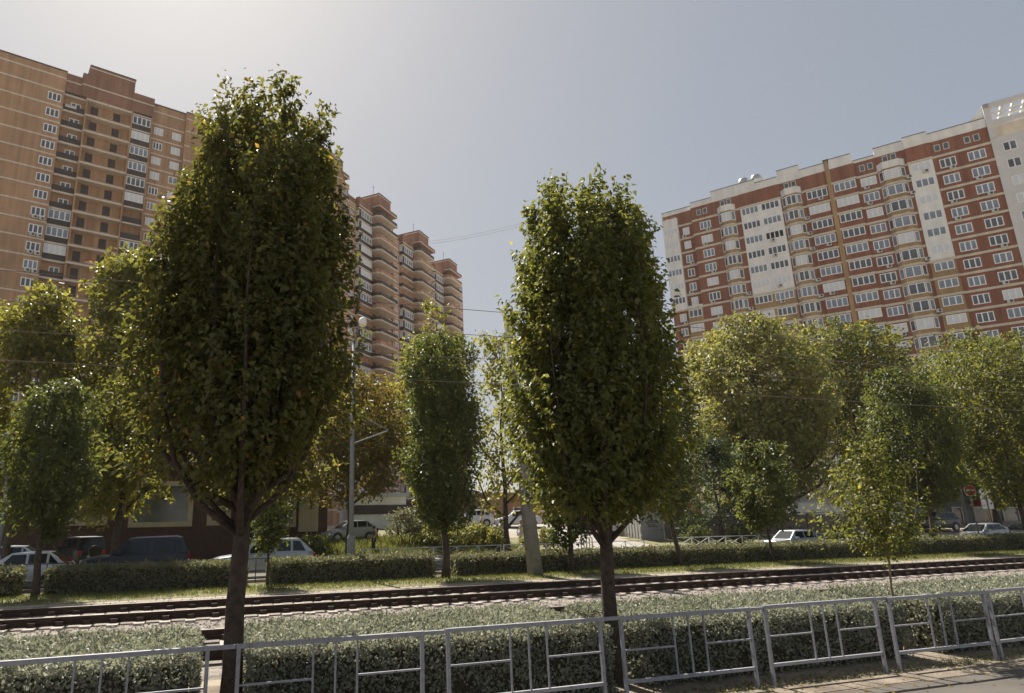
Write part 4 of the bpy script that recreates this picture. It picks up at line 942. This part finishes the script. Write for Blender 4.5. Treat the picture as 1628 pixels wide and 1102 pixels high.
MB().box(-.3, s1 - s0 + .3, -.5, 6.2, 4.6, 4.95).build('roof', MT['steel'], r)
r, s0, s1 = low('garage', 'brown garage wall behind the parked white cars', 646, 730, 63, 8, 4.2, 'shop')
MB().box(-.1, s1 - s0 + .1, -.2, 8.1, 4.2, 4.45).build('roof', MT['roof'], r)
r, s0, s1 = low('brick_house', 'small pink brick house behind the leaning concrete post', 770, 905, 74, 9, 5.2, 'brickB')
MB().prism([(-.3, -.4), (s1 - s0 + .3, -.4), (s1 - s0 + .3, 9.3), (-.3, 9.3)], 5.2, 5.5).build('roof', MT['tile'], r)
shopwin(r, 815, 840, 806, 822, 74, s0, 'pvc', 'glass', .12)
r, s0, s1 = low('brick_house', 'orange-red brick house behind the grey fence, right of the second big trunk', 928, 1120, 62, 9, 7.4, 'brickC')
r['label'] = 'orange-red brick house behind the corrugated fence, right of the second big trunk'
MB().box(-.3, s1 - s0 + .3, -.4, 9.2, 7.4, 7.8).build('roof', MT['tile'], r)
shopwin(r, 1005, 1024, 785, 812, 62, s0, 'pvc', 'glass', .1); shopwin(r, 960, 982, 785, 812, 62, s0, 'pvc', 'glass', .1)
# grey fence with its corrugated return
sw = at_t(1021, 46.5); z0 = hgt(sw, 46.5)
t = thing('site_fence', 'grey panel fence with small dark lettering, meeting a white corrugated return', 'fence', S(sw, 46.5, z0 - .1), SROT)
_, zt = on_t(1021, 813, 46.5); h = zt - z0 + .1
se = at_t(1056, 46.5) - sw
MB().box(0, se, 0, .08, 0, h).build('grey_panel', MT['greywall'], t)
cw = MB(); L = 9.0; n = 46
for k in range(n):
    y = L * k / n; cw.prism([(-.005 if k % 2 else -.07, .1 + y), (.03 if k % 2 else -.04, .1 + y), (.03 if k % 2 else -.04, .1 + y + L / n), (-.005 if k % 2 else -.07, .1 + y + L / n)], 0 + y * .08, h + .1 + y * .02)
cw.build('corrugated_side', MT['corr'], t)
lt = MB()
for i, (zz, wd) in enumerate(((.66, .85), (.60, .95), (.52, .6), (.46, .8))):
    x = se * .3
    while x < se * .3 + wd:
        q = random.Random(i * 31 + int(x * 100)).uniform(.05, .12); lt.box(x, x + q, -.012, -.002, h * zz, h * zz + .09); x += q + .03
lt.build('lettering', MT['door'], t)
s0, s1 = at_t(1056, 46.6), at_t(1420, 46.6)
t = thing('boundary_wall', 'long brown-grey wall behind the low white crossed fence', 'wall', S(s0 + .01, 46.6, .2), SROT)
mb = MB(); mb.box(0, s1 - s0, 0, .25, 0, 2.15)
k = 0
while k * 3 < s1 - s0: mb.box(k * 3, k * 3 + .3, -.06, -.002, 0, 2.25); k += 1
mb.build('wall_panels', MT['brownwall'], t); MB().box(0, s1 - s0, -.08, .33, 2.251, 2.33).build('coping', MT['greywall'], t)
r, s0, s1 = low('white_hall', 'low white building glimpsed over the wall behind the plane tree', 1060, 1345, 72, 10, 4.9, 'white')
MB().box(-.2, s1 - s0 + .2, -.3, 10.2, 4.9, 5.2).build('roof', MT['steel'], r)
MT['bluewall'] = mat('blue-grey shop cladding', (.14, .165, .20), .6, .12, 2)
r, s0, s1 = low('shop_building', 'blue-grey shop with a red awning behind the no-entry sign', 1440, 1760, 52, 14, 5.4, 'bluewall')
a, zt = on_t(1540, 792, 52); b, zb = on_t(1600, 803, 52)
MB().box(a - s0, b - s0, -1.0, -.003, zb, zt).build('awning', MT['red'], r)
for xa, xb in ((1475, 1505), (1510, 1535), (1545, 1580), (1590, 1625), (1640, 1700)): shopwin(r, xa, xb, 806, 845, 52, s0, 'steel', 'glass', .12)
MB().box(-.2, s1 - s0 + .2, -.3, 14.2, 5.4, 5.75).build('roof', MT['greywall'], r)

# ================================================================== VEHICLES
MT['tyre'] = mat('tyre rubber', (.02, .02, .02), .9, .3, 10); MT['rim'] = mat('alloy rim', (.42, .42, .44), .35, .1, 4, metal=.7)
MT['carglass'] = mat('car glass', (.014, .017, .021), .08, .3, .6, spec=.45); MT['lamp'] = mat('clear lamp', (.6, .6, .6), .15, .1, 5)
MT['tail'] = mat('red lamp', (.26, .014, .012), .25, .1, 5); MT['trim'] = mat('black trim', (.025, .025, .027), .6, .2, 5); MT['plate'] = mat('number plate', (.6, .6, .6), .5, .05, 4)
CARS = {   # hood/belt profile (x from nose, z), cabin polygon A0,A1,A2,A3, length, half width, wheel radius, wheel x
 'sedan': dict(L=4.55, w=.87, top=[(0, .50), (.06, .66), (.5, .78), (1.15, .90), (3.7, .97), (4.35, .96), (4.52, .80), (4.55, .55)], cab=[(1.15, .88), (2.0, 1.44), (3.05, 1.46), (3.85, .98)], wr=.32, wx=(.88, 3.6), z0=.22, spare=False),
 'hatch': dict(L=4.0, w=.84, top=[(0, .48), (.06, .66), (.45, .80), (1.0, .93), (3.6, 1.0), (3.92, .98), (3.98, .78), (4.0, .5)], cab=[(.95, .91), (1.75, 1.46), (3.1, 1.48), (3.88, 1.0)], wr=.31, wx=(.78, 3.25), z0=.2, spare=False),
 'suv': dict(L=4.75, w=.93, top=[(0, .62), (.05, .88), (.45, 1.0), (1.25, 1.10), (4.4, 1.16), (4.66, 1.14), (4.73, .9), (4.75, .6)], cab=[(1.2, 1.08), (2.05, 1.74), (4.0, 1.76), (4.66, 1.15)], wr=.38, wx=(.92, 3.75), z0=.3, spare=False),
 'offroad': dict(L=4.85, w=.94, top=[(0, .66), (.05, .95), (.4, 1.05), (1.3, 1.13), (4.5, 1.18), (4.78, 1.16), (4.83, .9), (4.85, .62)], cab=[(1.25, 1.11), (1.95, 1.82), (4.45, 1.86), (4.78, 1.17)], wr=.39, wx=(.95, 3.8), z0=.34, spare=False),
 'boxy': dict(L=4.1, w=.80, top=[(0, .50), (.03, .72), (.1, .80), (1.2, .88), (3.6, .90), (4.0, .88), (4.08, .7), (4.1, .5)], cab=[(1.15, .87), (1.75, 1.40), (3.2, 1.40), (3.7, .89)], wr=.30, wx=(.78, 3.2), z0=.22, spare=False)}
CARS['jeep'] = dict(CARS['offroad'], L=4.4, spare=True, top=[(0, .66), (.05, .95), (.4, 1.05), (1.2, 1.13), (4.2, 1.16), (4.34, 1.14), (4.39, .9), (4.4, .62)], cab=[(1.15, 1.11), (1.75, 1.80), (4.15, 1.84), (4.36, 1.15)], wx=(.9, 3.4))
def car(kind, label, loc, heading, pm, group='parked and passing cars', name=None, roofrail=False, tall=False):
    k = CARS[kind]; L, w = k['L'], k['w']; top = k['top']
    t = thing(name or 'parked_car', label, 'car', loc, heading, group)       # +x is the nose
    X = lambda x: L / 2 - x
    xs = sorted(set([p[0] for p in top] + [L * i / 14 for i in range(15)]))
    mb = MB(); rows = []
    for x in xs:
        zt = float(np.interp(x, [p[0] for p in top], [p[1] for p in top])); e = min(x, L - x)
        q = w * (1 - .20 * max(0, 1 - e / .45) ** 2); zl = k['z0'] + .12 * max(0, 1 - e / .35)
        row = [(q * .86, zl), (q * .97, zl + .1), (q, (zl + zt) / 2), (q * .965, zt - .09), (q * .90, zt - .015), (q * .5, zt + .012)]
        row = [(X(x), -a, b) for a, b in row] + [(X(x), a, b) for a, b in reversed(row)]; rows.append(row)
    n = 12
    for r in rows: mb.v += r
    for i in range(len(rows) - 1):
        for j in range(n): mb.f.append((i * n + j, i * n + (j + 1) % n, (i + 1) * n + (j + 1) % n, (i + 1) * n + j)); mb.m.append(0)
    mb.f.append(tuple(range(n))); mb.f.append(tuple(range(len(rows) * n - 1, len(rows) * n - n - 1, -1))); mb.m += [0, 0]
    # cabin
    a0, a1, a2, a3 = k['cab']; wb, wt = w * .93, w * .74
    cv = []
    for (x, z), q in ((a0, wb), (a1, wt), (a2, wt), (a3, wb * .97)): cv += [(X(x), -q, z - (.0)), (X(x), q, z)]
    mm = ((a1[0] + a2[0]) / 2, max(a1[1], a2[1]) + .035)
    cv += [(X(mm[0]), -wt * .9, mm[1]), (X(mm[0]), wt * .9, mm[1])]
    o = len(mb.v); mb.v += cv
    F = [(0, 2, 3, 1), (2, 8, 9, 3), (8, 4, 5, 9), (4, 6, 7, 5), (0, 6, 4, 8, 2), (1, 3, 9, 5, 7)]
    mb.f += [tuple(i + o for i in f) for f in F]; mb.m += [0] * len(F)
    body = mb.build('body', pm, t); me = body.data
    me.polygons.foreach_set('use_smooth', [i < len(me.polygons) - 6 for i in range(len(me.polygons))])
    bv = body.modifiers.new('soft', 'BEVEL'); bv.width = .035; bv.segments = 2; bv.limit_method = 'ANGLE'; bv.angle_limit = R(28)
    def panel(nm, quad, m, push, shrink=.86):
        q = [Vector(p) for p in quad]; c = sum(q, Vector()) / 4; nn = (q[1] - q[0]).cross(q[3] - q[0]).normalized()
        if nn.dot(c - Vector((0, 0, .9))) < 0: nn = -nn
        q = [c + (p - c) * shrink for p in q]
        x = MB(); x.add([p + nn * push for p in q] + [p - nn * .03 for p in q], [(0, 1, 2, 3), (0, 4, 5, 1), (1, 5, 6, 2), (2, 6, 7, 3), (3, 7, 4, 0)]); return x.build(nm, m, t)
    A0, A1, A2, A3 = [(X(a[0]), a[1]) for a in k['cab']]
    panel('windshield', [(A0[0], -wb, A0[1]), (A0[0], wb, A0[1]), (A1[0], wt, A1[1]), (A1[0], -wt, A1[1])], MT['carglass'], .012, .88)
    panel('rear_window', [(A3[0], -wb * .97, A3[1]), (A3[0], wb * .97, A3[1]), (A2[0], wt, A2[1]), (A2[0], -wt, A2[1])], MT['carglass'], .012, .84)
    for sg in (-1, 1):
        def at(x, f):                             # point on the side of the cabin, x from nose, f height fraction
            zb = np.interp(x, [a0[0], a3[0]], [a0[1], a3[1]]); zt = np.interp(x, [a0[0], a1[0], a2[0], a3[0]], [a0[1], a1[1], a2[1], a3[1]])
            z = zb + (zt - zb) * f; full = max(a1[1], a2[1]) - zb
            return (X(x), sg * (wb + (wt - wb) * (z - zb) / full), z)
        lo, hi = .12, .88
        cuts = [(a0[0] + .42, a1[0] + .02, a1[0] + (a2[0] - a1[0]) * .42), (None, a1[0] + (a2[0] - a1[0]) * .47, a2[0] - (a2[0] - a1[0]) * .02 if kind in ('sedan', 'boxy', 'hatch') else a1[0] + (a2[0] - a1[0]) * .80)]
        x0f, x1, x2 = cuts[0]
        panel('side_window', [at(x0f, lo), at(x2, lo), at(x2, hi), at(x1, hi)], MT['carglass'], .014, .96)
        _, x1, x2 = cuts[1]; panel('side_window', [at(x1, lo), at(x2, lo), at(x2, hi), at(x1, hi)], MT['carglass'], .014, .96)
        x3 = x2 + .08; xe = a3[0] - .34
        if xe > x3 + .1: panel('side_window', [at(x3, lo), at(xe, lo), at(min(a2[0] + .05, xe), hi), at(x3, hi)], MT['carglass'], .014, .93)
        m_ = MB(); m_.box(X(a0[0] + .45) - .1, X(a0[0] + .45) + .1, sg * (w + .06) - .09, sg * (w + .06) + .09, a0[1] + .02, a0[1] + .17); m_.build('mirror', pm, t)
        hz = float(np.interp(.1, [p[0] for p in top], [p[1] for p in top]))
        MB().box(L / 2 - .16, L / 2 + .005, sg * w * .62 - .17, sg * w * .62 + .17, hz - .16, hz - .02).build('headlight', MT['lamp'], t)
        tz = k['top'][-3][1]
        MB().box(-L / 2 - .012, -L / 2 + .13, sg * w * .74 - .10, sg * w * .74 + .10, tz - .36, tz - .06).build('taillight', MT['tail'], t)
        if tall: MB().bar((X(a2[0] + .42), sg * (wt + .06), a2[1] - .26), (X(a3[0] + .03), sg * (wb - .02), a3[1] - .02), .04, .08).build('taillight', MT['tail'], t)
        for x in k['wx']:
            wh = MB(); r = k['wr']; wh.lathe([(r * .6, -.1), (r * .94, -.105), (r, -.06), (r, .06), (r * .94, .105), (r * .6, .1)], 22, (0, 0, 0), 'y'); wo = wh.build('wheel', MT['tyre'], t); wo.location = (X(x), sg * (w - .09), r)
            ri = MB(); ri.lathe([(r * .62, -.112), (r * .5, -.108), (r * .45, -.085), (r * .12, -.09), (r * .1, -.11)] if sg < 0 else [(r * .62, .112), (r * .5, .108), (r * .45, .085), (r * .12, .09), (r * .1, .11)], 18, (0, 0, 0), 'y'); ri.build('rim', MT['rim'], wo)
            ar = MB(); ar.lathe([(r * 1.17, -.02), (r * 1.17, .015)], 22, (0, 0, 0), 'y'); ao = ar.build('wheel_arch', MT['trim'], t); ao.location = (X(x), sg * (w - .0), r + .02)
        if roofrail: MB().tube([(X(a1[0] + .1), sg * wt * .95, a1[1] + .01), (X(a1[0] + .3), sg * wt * .97, a1[1] + .075), (X(a2[0] - .3), sg * wt * .97, a2[1] + .075), (X(a2[0] - .05), sg * wt * .95, a2[1] + .01)], .022, 6).build('roof_rail', MT['rim'], t)
    MB().box(L / 2 - .12, L / 2 + .02, -w * .6, w * .6, k['z0'] + .08, k['z0'] + .24).build('front_bumper', MT['trim'], t)
    MB().box(-L / 2 - .02, -L / 2 + .12, -w * .78, w * .78, k['z0'] + .08, k['z0'] + .26).build('rear_bumper', MT['trim'], t)
    MB().box(-L / 2 - .03, -L / 2 - .02, -.26, .26, k['z0'] + .3, k['z0'] + .42).build('number_plate', MT['plate'], t)
    if k['spare']:
        r = .36; sp_ = MB(); sp_.v = []; sp_.lathe([(r * .5, 0), (r, .02), (r, .2), (r * .7, .24)], 22, (0, 0, 0), 'y'); so_ = sp_.build('spare_wheel', MT['tyre'], t); so_.rotation_euler = (0, 0, R(90)); so_.location = (-L / 2 - .01, -.1, .98)
        rm = MB(); rm.lathe([(r * 1.02, .06), (r * 1.02, .16)], 22, (0, 0, 0), 'y'); rm.build('spare_cover_ring', MT['rim'], so_)
    return t
P_white = paint('white car paint', (.62, .63, .66)); P_black = paint('black green car paint', (.012, .018, .018), .4, .25); P_blue = paint('dark blue car paint', (.008, .011, .022), .4, .25); P_silver = paint('silver car paint', (.36, .38, .41), .3, .6, .3)
P_grey = paint('grey green car paint', (.22, .25, .25), .3, .6, .3); P_old = paint('pale blue-grey car paint', (.32, .36, .42), .35, .3); P_dark = paint('dark grey car paint', (.03, .032, .035))
W180 = SROT + math.pi
def carpx(kind, label, x, t_, hd, pm, **k):
    s = at_t(x, t_); return car(kind, label, S(s, t_, hgt(s, t_) + .012), hd, pm, **k)
carpx('hatch', 'white hatchback with tall red tail lights driving left at the left edge', 40, 33.0, W180, P_white, tall=True)
carpx('jeep', 'black off-roader with rear spare wheel, parked askew at left', 128, 48.5, SROT + R(118), P_black)
carpx('offroad', 'dark blue off-roader driving left behind the long hedge', 222, 36.6, W180, P_blue, roofrail=True)
carpx('suv', 'silver off-roader driving left, right of the thickest trunk', 418, 33.4, W180, P_silver)
carpx('hatch', 'silver car behind the white hatchback at the left edge', 8, 44, W180, P_silver)
carpx('hatch', 'pale silver hatchback parked up the bank behind the lamp post', 556, 50.5, W180 + R(8), P_silver)
carpx('sedan', 'white car nose half hidden by the dense columnar trunk, in the yard', 705, 57, W180, P_white)
carpx('hatch', 'white car in the yard, behind the loose shrubs right of the dense columnar trunk', 752, 58, SROT + R(160), P_white)
carpx('sedan', 'white sedan parked behind the leaning concrete post', 822, 57, SROT + R(168), P_white)
carpx('hatch', 'dark car on the side street just right of the leaning concrete post', 880, 62, SROT + R(60), P_dark)
carpx('suv', 'grey-green off-roader on the side street behind the second big trunk', 950, 51.5, SROT + R(150), P_grey)
carpx('boxy', 'old pale blue-grey sedan at right in front of the brown-grey wall', 1258, 35.0, W180, P_old)
carpx('hatch', 'silver hatchback driving left, below the no-entry sign', 1562, 36.0, W180, P_silver)
carpx('sedan', 'grey sedan at the right photo edge, right of the silver hatchback', 1632, 36.3, W180, P_grey)
carpx('suv', 'dark off-roader parked before the blue-grey shop', 1490, 46, W180, P_dark)

# ================================================================== PEOPLE
MT['skin'] = mat('skin', (.45, .28, .2), .6, .05, 4); MT['hair'] = mat('dark hair', (.03, .022, .018), .7, .2, 20); MT['hair2'] = mat('fair hair', (.32, .19, .09), .7, .2, 20)
def person(label, loc, rz, topm, legm, hairm, stride=.2, dress=False, bag=None, h=1.0):
    t = thing('person', label, 'person', loc, rz, None)
    V = {'pel': (0, 0, .93), 'wa': (0, 0, 1.08), 'ch': (0, .02, 1.3), 'nk': (0, .01, 1.47), 'hd': (0, .03, 1.56), 'ht': (0, .02, 1.69),
         'hL': (-.09, 0, .90), 'kL': (-.1, stride * .45, .50), 'aL': (-.1, stride * .9, .09), 'tL': (-.11, stride * .9 + .15, .04),
         'hR': (.09, 0, .90), 'kR': (.1, -stride * .2, .49), 'aR': (.1, -stride * .9, .10), 'tR': (.11, -stride * .9 + .14, .04),
         'sL': (-.17, 0, 1.40), 'eL': (-.23, -stride * .3, 1.13), 'wL': (-.24, stride * .1, .89), 'fL': (-.235, stride * .2, .78),
         'sR': (.17, 0, 1.40), 'eR': (.23, stride * .3, 1.13), 'wR': (.24, stride * .7, .92), 'fR': (.235, stride * .9, .82)}
    rad = dict(pel=.13, wa=.115, ch=.14, nk=.055, hd=.085, ht=.075, hL=.09, kL=.06, aL=.042, tL=.035, hR=.09, kR=.06, aR=.042, tR=.035, sL=.06, eL=.042, wL=.03, fL=.032, sR=.06, eR=.042, wR=.03, fR=.032)
    E = [('pel', 'wa'), ('wa', 'ch'), ('ch', 'nk'), ('nk', 'hd'), ('hd', 'ht'), ('pel', 'hL'), ('hL', 'kL'), ('kL', 'aL'), ('aL', 'tL'), ('pel', 'hR'), ('hR', 'kR'), ('kR', 'aR'), ('aR', 'tR'), ('ch', 'sL'), ('sL', 'eL'), ('eL', 'wL'), ('wL', 'fL'), ('ch', 'sR'), ('sR', 'eR'), ('eR', 'wR'), ('wR', 'fR')]
    ks = list(V)
    def skin(nm, keys, m, grow):
        keys = [q for q in ks if q in keys]
        me = bpy.data.meshes.new(nm); me.from_pydata([tuple(c * h for c in V[q]) for q in keys], [(keys.index(a), keys.index(b)) for a, b in E if a in keys and b in keys], []); me.materials.append(m)
        o = obj(nm, me, t); md = o.modifiers.new('skin', 'SKIN')
        if not me.skin_vertices: me.skin_vertices.new()
        for q, sv in zip(keys, me.skin_vertices[0].data): sv.radius = ((rad[q] + grow) * h,) * 2; sv.use_root = q in ('pel', 'wa') and keys.index(q) == 0
        sb = o.modifiers.new('sub', 'SUBSURF'); sb.levels = 1; sb.render_levels = 2; md.use_smooth_shade = True
        return o
    skin('body', ks, MT['skin'], 0)
    hr = MB(); hr.lathe([(.02, .08), (.085, .05), (.1, -.02), (.098, -.12), (.07, -.2 if hairm is MT['hair2'] else -.10)], 14, (0, -.012, 1.69 * h)); hr.build('hair', hairm, t, True)
    fc = MB(); fc.lathe([(.006, -.01), (.016, 0), (.008, .03)], 8, (0, .115 * h, 1.585 * h)); fc.build('nose', MT['skin'], t, True)
    ey = MB()
    for x in (-.032, .032): ey.lathe([(.009, -.006), (.009, .006)], 8, (x, .108 * h, 1.625 * h))
    ey.build('eyes', MT['hair'], t)
    if dress:
        d = MB(); d.lathe([(.30, -.62), (.24, -.3), (.165, .02), (.15, .12), (.175, .32), (.16, .42), (.07, .49)], 20, (0, 0, .98 * h)); o = d.build('dress', topm, t, True)
        o.scale = (1, .72, 1)
    else:
        skin('top', ('wa', 'ch', 'sL', 'eL', 'sR', 'eR'), topm, .022); skin('trousers', ('pel', 'hL', 'kL', 'aL', 'hR', 'kR', 'aR'), legm, .02)
    if bag: b = MB(); b.box(.24, .32, -.12, .16, .62 * h, .86 * h); b.tube([(.28, -.08, .86 * h), (.28, .02, 1.0 * h), (.28, .12, .86 * h)], .012, 6); b.build('bag', bag, t)
    return t
def perpx(label, x, t_, rz, *a, **k):
    s = at_t(x, t_); person(label, S(s, t_, hgt(s, t_) + .02), rz, *a, **k)
C_white = mat('white cloth', (.62, .60, .62), .9, .08, 8); C_dark = mat('dark cloth', (.03, .03, .035), .9, .3, 8); C_lil = mat('pale lilac cloth', (.55, .48, .52), .9, .1, 8); C_brown = mat('brown cloth', (.09, .06, .05), .9, .3, 8)
perpx('person in a long white dress walking beside the leaning concrete post', 829, 46, SROT + R(100), C_white, C_white, MT['hair2'], .3, True, C_lil)
perpx('person in a white top and pale trousers left of the slim tree trunk', 797, 46.5, SROT - R(80), C_white, C_white, MT['hair'], .35, False, C_dark)
perpx('person in dark clothes standing on the grassy bank right of the lamp post', 594, 44, SROT + R(80), C_brown, C_dark, MT['hair'], .15)
perpx('person in white top beside the white car in the yard', 766, 52, SROT + R(70), C_white, C_dark, MT['hair'], .2)
s_, _z = on_t(924, 868, 42.6)
t = thing('barrier', 'short dark metal barrier on the side street left of the second big trunk', 'barrier', S(s_, 42.6, hgt(s_, 42.6)), SROT)
for z in (.82, .12): MB().bar((0, 0, z), (.9, 0, z), .035, .035).build('rail', MT['darkrail'], t)
for k in range(5): MB().bar((k * .225, 0, -.1 if k in (0, 4) else .138), (k * .225, 0, .80), .05, .05).build('bar', MT['darkrail'], t)
